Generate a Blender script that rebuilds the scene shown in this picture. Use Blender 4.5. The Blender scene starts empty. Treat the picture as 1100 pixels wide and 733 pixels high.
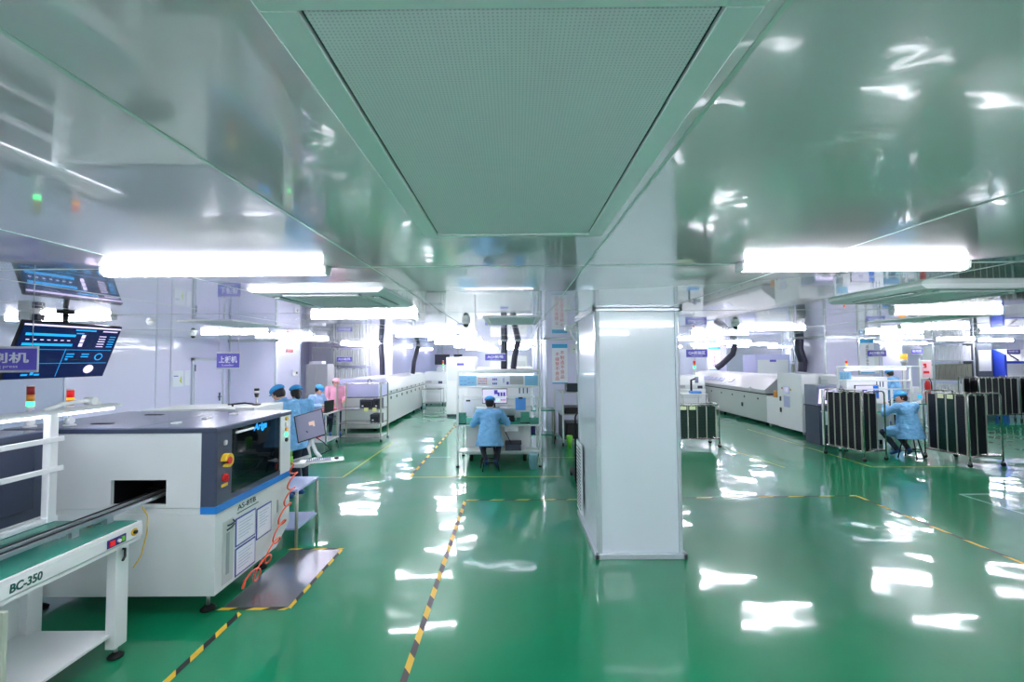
import bpy, bmesh, math, random
from mathutils import Vector, Matrix
random.seed(7)
scene = bpy.context.scene
COL = scene.collection
R = math.radians
PI = math.pi

# ------------------------------------------------------------------ camera
FPX = 490.0
cam_d = bpy.data.cameras.new('camera')
cam = bpy.data.objects.new('camera', cam_d); COL.objects.link(cam)
cam_d.sensor_fit = 'HORIZONTAL'; cam_d.sensor_width = 36.0
cam_d.lens = 36.0 * FPX / 1100.0
cam_d.clip_start = 0.05; cam_d.clip_end = 200
pitch, yaw, roll = math.atan(18.5/FPX), math.atan(-2/FPX), R(0.4)
Fw = Vector((math.sin(yaw)*math.cos(pitch), math.cos(yaw)*math.cos(pitch), math.sin(pitch)))
Rt = Vector((math.cos(yaw), -math.sin(yaw), 0))
Up = Rt.cross(Fw)
Rt2 = Rt*math.cos(roll) - Up*math.sin(roll); Up2 = Rt*math.sin(roll) + Up*math.cos(roll)
cam.matrix_world = Matrix(((Rt2.x, Up2.x, -Fw.x, 0), (Rt2.y, Up2.y, -Fw.y, 0), (Rt2.z, Up2.z, -Fw.z, 2.0), (0, 0, 0, 1)))
scene.camera = cam

# ------------------------------------------------------------------ world, exposure
world = bpy.data.worlds.new('world'); scene.world = world; world.use_nodes = True
world.node_tree.nodes['Background'].inputs[0].default_value = (0.8, 0.85, 1, 1)
world.node_tree.nodes['Background'].inputs[1].default_value = 0.0
scene.view_settings.view_transform = 'Standard'; scene.view_settings.look = 'None'
scene.view_settings.exposure = 2.1; scene.view_settings.gamma = 1.0
scene.view_settings.use_curve_mapping = False
scene.cycles.use_denoising = True
scene.cycles.max_bounces = 10; scene.cycles.diffuse_bounces = 6; scene.cycles.glossy_bounces = 5
scene.cycles.transmission_bounces = 6; scene.cycles.sample_clamp_indirect = 8.0
scene.cycles.use_light_tree = True
LAMP_POWER = 17.0
LAMP_COL = (0.92, 0.92, 1.0)

# ------------------------------------------------------------------ materials
MATS = {}
def s2l(c):
    return tuple((x/12.92 if x <= 0.04045 else ((x+0.055)/1.055)**2.4) for x in [v/255.0 for v in c])
def mat(name, rgb, rough=0.5, metal=0.0, emis=0.0, coat=0.0, spec=0.5, bump=None, trans=0.0, ecol=None, noise=None, alpha=1.0, ior=1.5):
    if name in MATS: return MATS[name]
    m = bpy.data.materials.new(name); m.use_nodes = True
    nt = m.node_tree; b = nt.nodes['Principled BSDF']
    c = s2l(rgb)
    b.inputs['Base Color'].default_value = (*c, 1)
    b.inputs['Roughness'].default_value = rough; b.inputs['Metallic'].default_value = metal
    b.inputs['Specular IOR Level'].default_value = spec; b.inputs['IOR'].default_value = ior
    b.inputs['Coat Weight'].default_value = coat; b.inputs['Coat Roughness'].default_value = 0.03
    b.inputs['Transmission Weight'].default_value = trans
    b.inputs['Alpha'].default_value = alpha
    if emis:
        b.inputs['Emission Color'].default_value = (*(s2l(ecol) if ecol else c), 1)
        b.inputs['Emission Strength'].default_value = emis
    tc = nt.nodes.new('ShaderNodeTexCoord')
    if noise:   # (scale, amount): gentle tonal variation of the surface itself
        n = nt.nodes.new('ShaderNodeTexNoise'); n.inputs['Scale'].default_value = noise[0]; n.inputs['Detail'].default_value = 4
        nt.links.new(tc.outputs['Object'], n.inputs['Vector'])
        mx = nt.nodes.new('ShaderNodeMix'); mx.data_type = 'RGBA'
        lo = tuple(x*(1-noise[1]) for x in c); hi = tuple(min(1, x*(1+noise[1])) for x in c)
        mx.inputs[6].default_value = (*lo, 1); mx.inputs[7].default_value = (*hi, 1)
        nt.links.new(n.outputs['Fac'], mx.inputs[0]); nt.links.new(mx.outputs[2], b.inputs['Base Color'])
    if bump:    # (scale, strength, distance)
        n = nt.nodes.new('ShaderNodeTexNoise'); n.inputs['Scale'].default_value = bump[0]; n.inputs['Detail'].default_value = 2
        nt.links.new(tc.outputs['Object'], n.inputs['Vector'])
        if name in ('floor_epoxy', 'ceiling_panel'): n.inputs['Detail'].default_value = 1.3
        bp = nt.nodes.new('ShaderNodeBump'); bp.inputs['Strength'].default_value = bump[1]; bp.inputs['Distance'].default_value = bump[2]
        nt.links.new(n.outputs['Fac'], bp.inputs['Height']); nt.links.new(bp.outputs[0], b.inputs['Normal'])
        if coat: nt.links.new(bp.outputs[0], b.inputs['Coat Normal'])
    MATS[name] = m
    return m

M_floor = mat('floor_epoxy', (6, 134, 90), 0.3, coat=1.0, spec=0.15, bump=(1.15, 0.65, 0.036), noise=(0.6, 0.06))
MATS['floor_epoxy'].node_tree.nodes['Principled BSDF'].inputs['Coat Roughness'].default_value = 0.06
M_ceil = mat('ceiling_panel', (250, 226, 240), 0.14, coat=1.0, spec=0.8, bump=(0.7, 0.25, 0.007), ior=1.7)
MATS['ceiling_panel'].node_tree.nodes['Principled BSDF'].inputs['Coat Roughness'].default_value = 0.03
MATS['ceiling_panel'].node_tree.nodes['Principled BSDF'].inputs['Coat IOR'].default_value = 1.8
M_joint = mat('joint_strip', (205, 215, 212), 0.3, spec=0.6)
M_wall = mat('wall_panel', (222, 222, 246), 0.32, spec=0.5, coat=0.2)
M_wall2 = mat('wall_panel_grey', (186, 194, 220), 0.32, spec=0.5, coat=0.2)
M_colp = mat('column_panel', (230, 240, 248), 0.22, spec=0.55, coat=0.4, bump=(2.0, 0.08, 0.004))
M_trim = mat('aluminium_trim', (214, 222, 230), 0.22, metal=0.35, spec=0.8)
M_alu = mat('aluminium', (190, 195, 200), 0.3, metal=0.85)
M_steel = mat('stainless', (178, 176, 172), 0.22, metal=0.95, noise=(30, 0.04))
M_mat = mat('steel_plate', (176, 172, 182), 0.25, metal=0.9, noise=(4, 0.06))
M_white = mat('white_enamel', (238, 240, 242), 0.35, coat=0.15)
M_cream = mat('cream_enamel', (196, 204, 200), 0.38, coat=0.15)
M_off = mat('pale_enamel', (222, 228, 228), 0.35, coat=0.2)
M_dgrey = mat('charcoal_enamel', (62, 72, 94), 0.35, coat=0.1)
M_lid = mat('lid_enamel', (128, 134, 158), 0.25, coat=0.3)
M_black = mat('black_plastic', (18, 19, 22), 0.4)
M_bmetal = mat('black_metal', (26, 27, 30), 0.35, metal=0.3)
M_rubber = mat('black_rubber', (16, 16, 18), 0.7)
M_blue = mat('stripe_blue', (36, 128, 214), 0.35)
M_green = mat('bench_mat_green', (24, 132, 112), 0.25, coat=0.3)
M_glass_d = mat('tinted_glass', (10, 16, 26), 0.03, spec=0.7, alpha=0.72)
M_yel = mat('yellow_paint', (226, 186, 50), 0.5)
M_tblack = mat('tape_black', (30, 34, 34), 0.5)
M_tyel = mat('floor_line_yellow', (150, 170, 70), 0.5)
M_twhite = mat('floor_line_pale', (140, 190, 178), 0.5)
M_red = mat('red_plastic', (205, 30, 36), 0.4)
M_tred = mat('tray_pink_red', (226, 60, 84), 0.45)
M_orange = mat('hose_orange', (240, 96, 62), 0.35)
M_paper = mat('paper', (238, 242, 250), 0.6)
M_paperb = mat('paper_blue', (140, 200, 236), 0.6)
M_border = mat('holder_blue', (44, 62, 160), 0.4)
M_sign = mat('sign_violet', (96, 88, 196), 0.4)
M_signb = mat('sign_border', (206, 212, 214), 0.4)
M_ink = mat('ink_dark', (36, 50, 60), 0.6)
M_inkg = mat('ink_green', (10, 92, 80), 0.6)
M_inkr = mat('ink_red', (214, 50, 74), 0.6)
M_skyb = mat('poster_blue', (60, 170, 220), 0.5)
M_lav = mat('lavender_panel', (192, 196, 232), 0.35, coat=0.2)
M_coat = mat('coat_blue', (122, 182, 230), 0.75, bump=(7, 1.0, 0.07), noise=(6, 0.08))
M_cap = mat('cap_blue', (56, 156, 220), 0.75, bump=(30, 0.4, 0.01))
M_coatl = mat('coat_pale_blue', (156, 190, 232), 0.75, bump=(14, 0.55, 0.03))
M_coatp = mat('coat_pink', (236, 170, 198), 0.75, bump=(14, 0.55, 0.03))
M_capp = mat('cap_pink', (240, 190, 208), 0.75)
M_skin = mat('skin', (214, 160, 136), 0.55)
M_hair = mat('hair', (24, 20, 22), 0.5)
M_trous = mat('trousers', (38, 46, 66), 0.8, bump=(12, 0.4, 0.02))
M_shoe = mat('shoe', (40, 84, 150), 0.5)
M_eye = mat('eye_dark', (20, 16, 16), 0.2)
M_lip = mat('lip', (176, 92, 88), 0.5)
M_pcb = mat('pcb_tray_green', (10, 46, 38), 0.4, noise=(40, 0.3))
M_slot = mat('slot_black', (14, 18, 30), 0.5)
M_post = mat('pale_post', (168, 172, 158), 0.35, metal=0.3)
M_bin = mat('bin_blue', (158, 206, 228), 0.4)
M_lime = mat('lime_plastic', (130, 220, 70), 0.4)
M_gcab = mat('grey_cabinet', (190, 192, 196), 0.4)
M_duct = mat('duct_charcoal', (44, 46, 66), 0.5)
M_cyan = mat('logo_cyan', (20, 150, 240), 0.4, emis=0.20)
M_lgreen = mat('lamp_green', (60, 240, 130), 0.3, emis=0.83)
M_lred = mat('lamp_red', (214, 24, 30), 0.3, emis=0.12)
M_lamber = mat('lamp_amber', (240, 150, 40), 0.3, emis=0.40)
M_lamberd = mat('lens_amber', (230, 150, 50), 0.3)
M_led = mat('lamp_diffuser', (240, 244, 255), 0.4)
_b = M_led.node_tree.nodes['Principled BSDF']
_b.inputs['Emission Color'].default_value = (*LAMP_COL, 1); _b.inputs['Emission Strength'].default_value = LAMP_POWER
M_led2 = mat('task_lamp_diffuser', (240, 244, 255), 0.4, emis=2.5, ecol=(236, 238, 255))
M_scr_navy = mat('screen_navy', (10, 22, 60), 0.15, emis=0.30)
M_scr_cy = mat('screen_cyan', (30, 150, 220), 0.2, emis=0.33)
M_scr_lb = mat('screen_pale', (214, 200, 240), 0.2, emis=0.30)
M_scr_gr = mat('screen_grey', (104, 108, 130), 0.3, emis=0.12)
M_scr_w = mat('screen_white', (210, 204, 226), 0.25, emis=0.10)
M_scr_v = mat('screen_violet', (70, 62, 150), 0.2, emis=0.12)
M_scr_o = mat('screen_orange', (176, 150, 140), 0.2, emis=0.26)

# perforated filter grille: fine dot perforation pattern of the sheet
def grille_mat():
    m = bpy.data.materials.new('perforated_grille'); m.use_nodes = True; nt = m.node_tree; b = nt.nodes['Principled BSDF']
    tc = nt.nodes.new('ShaderNodeTexCoord'); v = nt.nodes.new('ShaderNodeTexVoronoi'); v.inputs['Scale'].default_value = 150; v.inputs['Randomness'].default_value = 0.0
    nt.links.new(tc.outputs['Object'], v.inputs['Vector'])
    cr = nt.nodes.new('ShaderNodeValToRGB'); cr.color_ramp.elements[0].position = 0.25; cr.color_ramp.elements[0].color = (*s2l((224, 208, 220)), 1)
    cr.color_ramp.elements[1].position = 0.36; cr.color_ramp.elements[1].color = (*s2l((255, 240, 250)), 1)
    nt.links.new(v.outputs['Distance'], cr.inputs[0]); nt.links.new(cr.outputs[0], b.inputs['Base Color'])
    b.inputs['Roughness'].default_value = 0.55
    return m
M_grille = grille_mat()

# ------------------------------------------------------------------ object helpers
WM = {}
def tag(o, label=None, cat=None, group=None, kind=None):
    if label: o['label'] = label
    if cat: o['category'] = cat
    if group: o['group'] = group
    if kind: o['kind'] = kind
    return o
def thing(name, label, cat, loc=(0, 0, 0), rz=0.0, group=None):
    o = bpy.data.objects.new(name, None); COL.objects.link(o)
    o.empty_display_size = 0.1
    o.location = loc; o.rotation_euler = (0, 0, rz)
    WM[o.name] = Matrix.Translation(Vector(loc)) @ Matrix.Rotation(rz, 4, 'Z')
    return tag(o, label, cat, group)

class MB:
    def __init__(s): s.bm = bmesh.new(); s.M = Matrix.Identity(4)
    def _fin(s, verts, m, smooth=False):
        fs = set()
        for v in verts:
            v.co = s.M @ v.co
            for f in v.link_faces: fs.add(f)
        for f in fs: f.material_index = m; f.smooth = smooth
    def box(s, x0, x1, y0, y1, z0, z1, m=0, bev=0.0):
        r = bmesh.ops.create_cube(s.bm, size=1.0); vs = r['verts']
        for v in vs:
            v.co.x = x0 + (v.co.x+0.5)*(x1-x0); v.co.y = y0 + (v.co.y+0.5)*(y1-y0); v.co.z = z0 + (v.co.z+0.5)*(z1-z0)
        if bev > 0:
            es = list({e for v in vs for e in v.link_edges})
            o = bmesh.ops.bevel(s.bm, geom=es, offset=bev, segments=2, affect='EDGES', profile=0.5)
            vs = list({v for f in o['faces'] for v in f.verts} | {v for v in vs if v.is_valid})
            seen = set(vs); st = list(vs)
            while st:
                v = st.pop()
                for e in v.link_edges:
                    w = e.other_vert(v)
                    if w not in seen: seen.add(w); st.append(w)
            vs = list(seen)
        s._fin(vs, m); return s
    def cyl(s, p0, p1, r0, r1=None, m=0, n=16, smooth=True):
        r1 = r0 if r1 is None else r1
        p0 = Vector(p0); p1 = Vector(p1); d = p1-p0; L = d.length
        if L < 1e-6: return s
        r = bmesh.ops.create_cone(s.bm, cap_ends=True, cap_tris=False, segments=n, radius1=r0, radius2=r1, depth=L)
        q = Vector((0, 0, 1)).rotation_difference(d.normalized()).to_matrix().to_4x4()
        T = Matrix.Translation((p0+p1)/2) @ q
        for v in r['verts']: v.co = T @ v.co
        s._fin(r['verts'], m, False)
        if smooth:
            for v in r['verts']:
                for f in v.link_faces:
                    if len(f.verts) == 4: f.smooth = True
        return s
    def sph(s, c, r, m=0, sc=(1, 1, 1), n=16, rot=None):
        q = bmesh.ops.create_uvsphere(s.bm, u_segments=n, v_segments=max(6, n*2//3), radius=r)
        for v in q['verts']:
            v.co = Vector((v.co.x*sc[0], v.co.y*sc[1], v.co.z*sc[2]))
            if rot: v.co = rot @ v.co
            v.co += Vector(c)
        s._fin(q['verts'], m, True); return s
    def tube(s, pts, r, m=0, n=10, closed=False):
        P = [Vector(p) for p in pts]; rings = []; N = len(P)
        rr = r if isinstance(r, (list, tuple)) else [r]*N
        t0 = (P[1]-P[0]).normalized()
        a = t0.orthogonal().normalized()
        vs = []
        for i, p in enumerate(P):
            t = (P[min(i+1, N-1)]-P[max(i-1, 0)])
            t = t.normalized() if t.length > 1e-9 else t0
            a = (a - t*a.dot(t)).normalized(); b = t.cross(a)
            ring = [s.bm.verts.new(p + (a*math.cos(2*PI*k/n)+b*math.sin(2*PI*k/n))*rr[i]) for k in range(n)]
            rings.append(ring); vs += ring
        for i in range(N-1):
            for k in range(n):
                s.bm.faces.new((rings[i][k], rings[i][(k+1) % n], rings[i+1][(k+1) % n], rings[i+1][k]))
        s.bm.faces.new(list(reversed(rings[0]))); s.bm.faces.new(rings[-1])
        s._fin(vs, m, True); return s
    def prism(s, prof, axis, a0, a1, m=0):
        """profile polygon of 2D points extruded along axis from a0 to a1. axis x: pts (y,z); y: (x,z); z: (x,y)"""
        def P(p, a):
            return {'x': (a, p[0], p[1]), 'y': (p[0], a, p[1]), 'z': (p[0], p[1], a)}[axis]
        A = [s.bm.verts.new(P(p, a0)) for p in prof]; B = [s.bm.verts.new(P(p, a1)) for p in prof]
        n = len(prof)
        s.bm.faces.new(A); s.bm.faces.new(list(reversed(B)))
        for i in range(n): s.bm.faces.new((A[i], B[i], B[(i+1) % n], A[(i+1) % n]))
        s._fin(A+B, m); return s
    def quad(s, pts, m=0):
        vs = [s.bm.verts.new(p) for p in pts]; s.bm.faces.new(vs); s._fin(vs, m); return s
    def ring(s, c, R0, r, m=0, n=24, k=8):
        pts = [(c[0]+R0*math.cos(2*PI*i/n), c[1]+R0*math.sin(2*PI*i/n), c[2]) for i in range(n+1)]
        return s.tube(pts, r, m, k)
    def lathe(s, c, prof, m=0, n=24):
        rings = []; vs = []
        for (r, z) in prof:
            ring = [s.bm.verts.new((c[0]+r*math.cos(2*PI*k/n), c[1]+r*math.sin(2*PI*k/n), c[2]+z)) for k in range(n)]
            rings.append(ring); vs += ring
        for i in range(len(rings)-1):
            for k in range(n): s.bm.faces.new((rings[i][k], rings[i][(k+1) % n], rings[i+1][(k+1) % n], rings[i+1][k]))
        s.bm.faces.new(list(reversed(rings[0])))
        s.bm.faces.new(rings[-1])
        s._fin(vs, m, True); return s
    def build(s, name, mats, parent=None, local=False, label=None):
        bmesh.ops.recalc_face_normals(s.bm, faces=s.bm.faces)
        me = bpy.data.meshes.new(name); s.bm.to_mesh(me); s.bm.free()
        for m in (mats if isinstance(mats, (list, tuple)) else [mats]): me.materials.append(m)
        o = bpy.data.objects.new(name, me); COL.objects.link(o)
        if parent is not None:
            W = WM[parent.name]
            if not local: me.transform(W.inverted())
            o.parent = parent; WM[o.name] = W
        else: WM[o.name] = Matrix.Identity(4)
        if label: o['label'] = label
        return o
def struct(name, mb, m): return tag(mb.build(name, m), kind='structure')
def box1(name, m, dims, parent=None, local=False, bev=0.0, label=None):
    return MB().box(*dims, bev=bev).build(name, m, parent, local, label)
def frame(O, U, V):
    """matrix: local x->U, z->V, y-> inward (away from the viewer side)"""
    O, U, V = Vector(O), Vector(U).normalized(), Vector(V).normalized(); N = V.cross(U).normalized()
    Y = N
    return Matrix(((U.x, Y.x, V.x, O.x), (U.y, Y.y, V.y, O.y), (U.z, Y.z, V.z, O.z), (0, 0, 0, 1)))
def copy_tree(o, parent=None, loc=None, rz=None, label=None, group=None):
    c = o.copy(); COL.objects.link(c); c.parent = parent
    WM[c.name] = WM.get(o.name, Matrix.Identity(4))
    if loc is not None: c.location = loc
    if rz is not None: c.rotation_euler = (0, 0, rz)
    if label: c['label'] = label
    if group: c['group'] = group
    for ch in list(o.children): copy_tree(ch, c)
    return c
def text(body, size, Mx, m, parent, name='lettering', depth=0.002, align='CENTER', shear=0.0, bold=0.0, fit=None):
    """lettering standing in the local x/z plane of matrix Mx, facing -y"""
    cu = bpy.data.curves.new(name, 'FONT'); cu.body = body; cu.size = size; cu.extrude = depth/2
    cu.align_x = align; cu.align_y = 'CENTER'; cu.shear = shear; cu.offset = bold; cu.resolution_u = 3
    t = bpy.data.objects.new('tmp', cu); COL.objects.link(t)
    dg = bpy.context.evaluated_depsgraph_get()
    me = bpy.data.meshes.new_from_object(t.evaluated_get(dg))
    bpy.data.objects.remove(t)
    if fit and len(me.vertices):
        w = max(v.co.x for v in me.vertices)-min(v.co.x for v in me.vertices)
        if w > 0: me.transform(Matrix.Diagonal((fit/w, 1, 1, 1)))
    me.transform(Mx @ Matrix.Rotation(PI/2, 4, 'X'))
    me.materials.clear(); me.materials.append(m); me.name = name
    o = bpy.data.objects.new(name, me); COL.objects.link(o)
    me.transform(WM[parent.name].inverted()); o.parent = parent; WM[o.name] = WM[parent.name]
    return o

# ------------------------------------------------------------------ the setting
H = 2.5
X0, X1, Y0, Y1 = -7.35, 19.0, -1.2, 27.0
struct('floor', MB().box(X0-0.2, X1+0.2, Y0-0.2, Y1+0.2, -0.1, 0), M_floor)
struct('ceiling', MB().box(X0-0.2, X1+0.2, Y0-0.2, Y1+0.2, H, H+0.1), M_ceil)
mb = MB().box(X0-0.12, X0, Y0, 7.45, 0, H, 1)
mb.box(X0-0.12, X0, 7.45, Y1, 0, H, 0)
struct('wall_left', mb, [M_wall, M_wall2])
struct('wall_right', MB().box(X1, X1+0.12, Y0, Y1, 0, H), M_wall)
struct('wall_back', MB().box(X0, X1, Y1, Y1+0.12, 0, H), M_wall)
struct('wall_bounce_added', MB().box(X0, X1, Y0-0.12, Y0, 0, H), mat('wall_bounce_white', (236, 232, 240), 0.4))  # unseen white wall added close behind the camera to bounce light
# panel joints on the left wall
n = 1
for y in (7.45, 9.35, 9.75, 6.15, 4.9, 3.7):
    struct('trim_%d' % n, MB().box(X0, X0+0.012, y-0.02, y+0.02, 0.0, H), mat('wall_joint', (214, 217, 236), 0.4)); n += 1
# ceiling joints
mb = MB()
for k in range(-1, 11): mb.box(X0, X1, 2.45*k-0.006, 2.45*k+0.006, H-0.0025, H+0.001)
struct('trim_%d' % n, mb, M_joint); n += 1
mb = MB()
for k in range(-6, 17):
    x = 0.39+1.16*k
    mb.box(x-0.005, x+0.005, Y0, Y1, H-0.002, H+0.001)
struct('trim_%d' % n, mb, M_joint); n += 1
struct('baseboard_left', MB().box(X0, X0+0.02, Y0, Y1, 0, 0.08), M_trim)
# columns (structure), the big one first
def column(idx, x0, x1, y0, y1, mp, crown=True):
    b = MB().box(x0+0.02, x1-0.02, y0+0.02, y1-0.02, 0, H)
    struct('wall_column_%d' % idx, b, mp)
    t = MB()
    for (cx, cy, sx, sy) in ((x0, y0, 1, 1), (x1, y0, -1, 1), (x0, y1, 1, -1), (x1, y1, -1, -1)):
        t.prism([(cx, cy+sy*0.045), (cx+sx*0.007, cy+sy*0.017), (cx+sx*0.02, cy+sy*0.006), (cx+sx*0.05, cy), (cx+sx*0.05, cy+sy*0.03), (cx+sx*0.03, cy+sy*0.045)], 'z', 0.03, H-0.02)
    c0 = MB()
    def skirt(z0, z1, d, bb):
        bb.box(x0-d, x1+d, y0-d, y0+0.02, z0, z1, bev=0.006); bb.box(x0-d, x1+d, y1-0.02, y1+d, z0, z1, bev=0.006)
        bb.box(x0-d, x0+0.02, y0-d, y1+d, z0, z1, bev=0.006); bb.box(x1-0.02, x1+d, y0-d, y1+d, z0, z1, bev=0.006)
    skirt(0, 0.055, 0.022, t)
    if crown: skirt(H-0.035, H-0.001, 0.022, t)
    struct('trim_%d' % (100+idx), t, M_trim)
column(1, 0.815, 1.68, 4.61, 5.92, M_colp)
column(2, 0.80, 1.67, 11.88, 13.2, M_wall)
column(3, 8.08, 8.98, 11.88, 13.2, M_wall)
column(4, X0+0.01, -6.1, 11.7, 13.05, M_wall)
column(5, 8.08, 8.98, 19.2, 20.5, M_wall)
column(6, 0.8, 1.67, 19.2, 20.5, M_wall)
column(7, -6.5, -5.6, 19.2, 20.5, M_wall)
column(8, 15.4, 16.3, 19.2, 20.5, M_wall)
# vertical trunking beside the second column
for k, (xx, ww) in enumerate(((0.60, 0.07), (0.70, 0.04))):
    tag(MB().box(xx, xx+ww, 11.95, 12.03, 0, H, bev=0.008).build('cable_trunking', M_trim),
        ('wide' if k == 0 else 'narrow')+' vertical metal trunking beside the column that carries the white banner', 'trunking')
# perforated service panel on the side of the big column, low
v = thing('vent_panel', 'low perforated white vent panel on the side of the big white column', 'vent', (0.81, 5.7, 0.1))
MB().box(0.790, 0.812, 5.5, 5.88, 0.12, 0.95, bev=0.004).build('face', M_white, v)
mb = MB()
for i in range(18): mb.box(0.786, 0.7905, 5.54, 5.84, 0.17+i*0.042, 0.185+i*0.042)
mb.build('slots', M_dgrey, v)
# partition at the back left, framing storage room
struct('wall_inner', MB().box(X0, -4.35, 16.3, 16.4, 0, H), M_wall)
struct('wall_inner_far', MB().box(-4.6, -4.5, 16.4, Y1, 0, H), M_lav)

# door in left wall
mb = MB()
mb.box(X0, X0+0.03, 11.25, 11.3, 0, 2.03); mb.box(X0, X0+0.03, 11.22+1.0-0.6+0.95, 11.62, 0, 2.03)
struct('door_1', MB().box(X0, X0+0.035, 10.42, 11.42, 0.01, 2.0), M_wall)
fr = MB().box(X0, X0+0.05, 10.36, 10.42, 0, 2.06).box(X0, X0+0.05, 11.42, 11.48, 0, 2.06).box(X0, X0+0.05, 10.36, 11.48, 2.0, 2.06)
struct('trim_60', fr, M_trim)
hd = MB().box(X0+0.035, X0+0.05, 11.3, 11.35, 1.0, 1.2).cyl((X0+0.04, 11.32, 1.1), (X0+0.09, 11.32, 1.1), 0.012).cyl((X0+0.09, 11.33, 1.1), (X0+0.09, 11.2, 1.1), 0.012)
d1 = bpy.data.objects['door_1']; hd.build('door_handle', M_dgrey, d1)
for i, z in enumerate((0.25, 1.75)): MB().box(X0+0.03, X0+0.06, 10.40, 10.44, z, z+0.15).build('hinge', M_dgrey, d1)

# ------------------------------------------------------------------ ceiling equipment
GL = 'batten lamps on the ceiling'
def make_lamp():
    L = thing('ceiling_batten_light', 'x', 'ceiling light', (0, 0, H), 0, GL)
    a = MB(); a.box(-0.6, 0.6, -0.03, 0.03, -0.012, -0.0005, bev=0.002); a.build('housing', M_white, L, True)
    d = MB(); d.prism([(-0.026, -0.014), (0.026, -0.014), (0.033, -0.024), (0.030, -0.038), (0.018, -0.046), (-0.018, -0.046), (-0.030, -0.038), (-0.033, -0.024)], 'x', -0.585, 0.585)
    d.build('diffuser', M_led, L, True)
    for s in (-1, 1):
        e = MB(); e.prism([(-0.039, -0.0005), (0.039, -0.0005), (0.035, -0.040), (0.020, -0.049), (-0.020, -0.049), (-0.035, -0.040)], 'x', s*0.585, s*0.6)
        e.build('end_cap', M_white, L, True)
    return L
lamp0 = make_lamp(); used = [False]
def place_lamp(x, y, label):
    if not used[0]:
        used[0] = True; lamp0.location = (x, y, H); lamp0['label'] = label; return lamp0
    return copy_tree(lamp0, None, (x, y, H), 0, label, GL)
rows = {2.42: [(-1.59, 'large near batten lamp on the ceiling above the printing machine aisle'),
               (1.80, 'white batten lamp on the ceiling right beside the big column, in front of it')],
        5.05: [(-1.65, 'white batten lamp just behind the four-way air conditioner'), (-5.05, 'white batten lamp over the tilted wall screen'), (4.78, 'white batten lamp just behind the larger right-hand air conditioner')],
        8.0: [(-1.60, 'lit batten lamp over the walkway in front of the inspection bench'), (-4.9, 'lit batten lamp near the dome camera'), (4.5, 'lit batten lamp over the empty floor behind the big column'), (7.35, 'lit batten lamp over the nearest tray cart')],
        }
for y, ls in rows.items():
    for x, lb in ls: place_lamp(x, y, lb)
ORD = ['first', 'second', 'third', 'fourth', 'fifth', 'sixth', 'seventh', 'eighth', 'ninth', 'tenth', 'eleventh', 'twelfth', 'thirteenth', 'fourteenth', 'fifteenth', 'sixteenth', 'seventeenth', 'eighteenth', 'nineteenth', 'twentieth', 'twenty-first', 'twenty-second', 'twenty-third']
COLN = {-5.0: 'along the door wall', -3.3: 'over the long white oven', -1.6: 'over the long aisle', 0.1: 'behind the central bench', 4.5: 'behind the big column', 7.6: 'over the grey oven', 10.4: 'past the second bench', 13.4: 'over the notice stand', 16.5: 'over the blue edged bay'}
yy = 9.45; k = 0
while yy < 26.5:
    for x in (-5.0, -3.3, -1.6, 0.1, 4.5, 7.6, 10.4, 13.4, 16.5):
        if x == -3.3 or (x == 0.1 and (k % 3 or yy < 10)): continue
        if k > 0 and (k + round(x)) % 2 and x not in (-5.0, -3.3, 0.1, -1.6): continue
        xx = x + 0.25*math.sin(k*2.1+x)
        if xx > 7 and xx < 9.7 and (11.2 < yy < 13.4 or 18.9 < yy < 20.7): continue
        if xx < -5.0+0.6 and 19.0 < yy < 20.7: continue
        if xx < -5.0+0.6 and 11.5 < yy < 13.3: continue
        if yy > 12 and xx-0.6 < -3.9 and xx+0.6 > -5.2 and 16.2 < yy < 16.5: continue
        place_lamp(xx, yy, 'distant batten lamp %s, in the %s far ceiling row' % (COLN[x], ORD[k]))
    yy += 1.55; k += 1
# unseen lamp row added to brighten the ceiling and near machines
for j, y in enumerate((0.0,)):
    for x, nm in ((-4.9, 'door wall side'), (-1.6, 'printing machine side'), (1.75, 'middle line'), (4.7, 'open floor line'), (7.6, 'tray cart line')):
        place_lamp(x, y, 'added unseen batten lamp before the first visible row, %s' % nm)

# filter grilles
def filter_unit(x0, y0, label, w=0.60, l=1.17):
    t = thing('filter_grille', label, 'ceiling vent', (x0+w/2, y0+l/2, H), 0, 'perforated filter grilles in the ceiling')
    f = MB(); z1 = H+0.0; e = 0.055
    f.box(x0-e, x0+w+e, y0-e, y0, H-0.012, z1-0.0005, bev=0.002); f.box(x0-e, x0+w+e, y0+l, y0+l+0.03, H-0.012, z1-0.0005, bev=0.002)
    f.box(x0-e, x0, y0, y0+l, H-0.012, z1-0.0005, bev=0.002); f.box(x0+w, x0+w+e, y0, y0+l, H-0.012, z1-0.0005, bev=0.002)
    f.build('frame', M_white, t)
    g = MB().box(x0+0.006, x0+w-0.006, y0+0.006, y0+l-0.006, H-0.008, H-0.002)
    g.build('perforated_face', M_grille, t)
    MB().box(x0, x0+w, y0, y0+l, H-0.002, H-0.0006).build('painted_gap_shade', M_black, t)  # black sheet stands in for the shade in the gap round the grille
    return t
filter_unit(-0.30, 0.62, 'large perforated filter grille in the ceiling nearest overhead')
filter_unit(-0.32, 5.47, 'perforated filter grille in the ceiling before the inspection bench')
filter_unit(-4.15, 5.7, 'perforated filter grille in the ceiling by the doorway side')
filter_unit(5.3, 5.6, 'perforated filter grille in the ceiling behind the air conditioner over the open floor')

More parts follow.
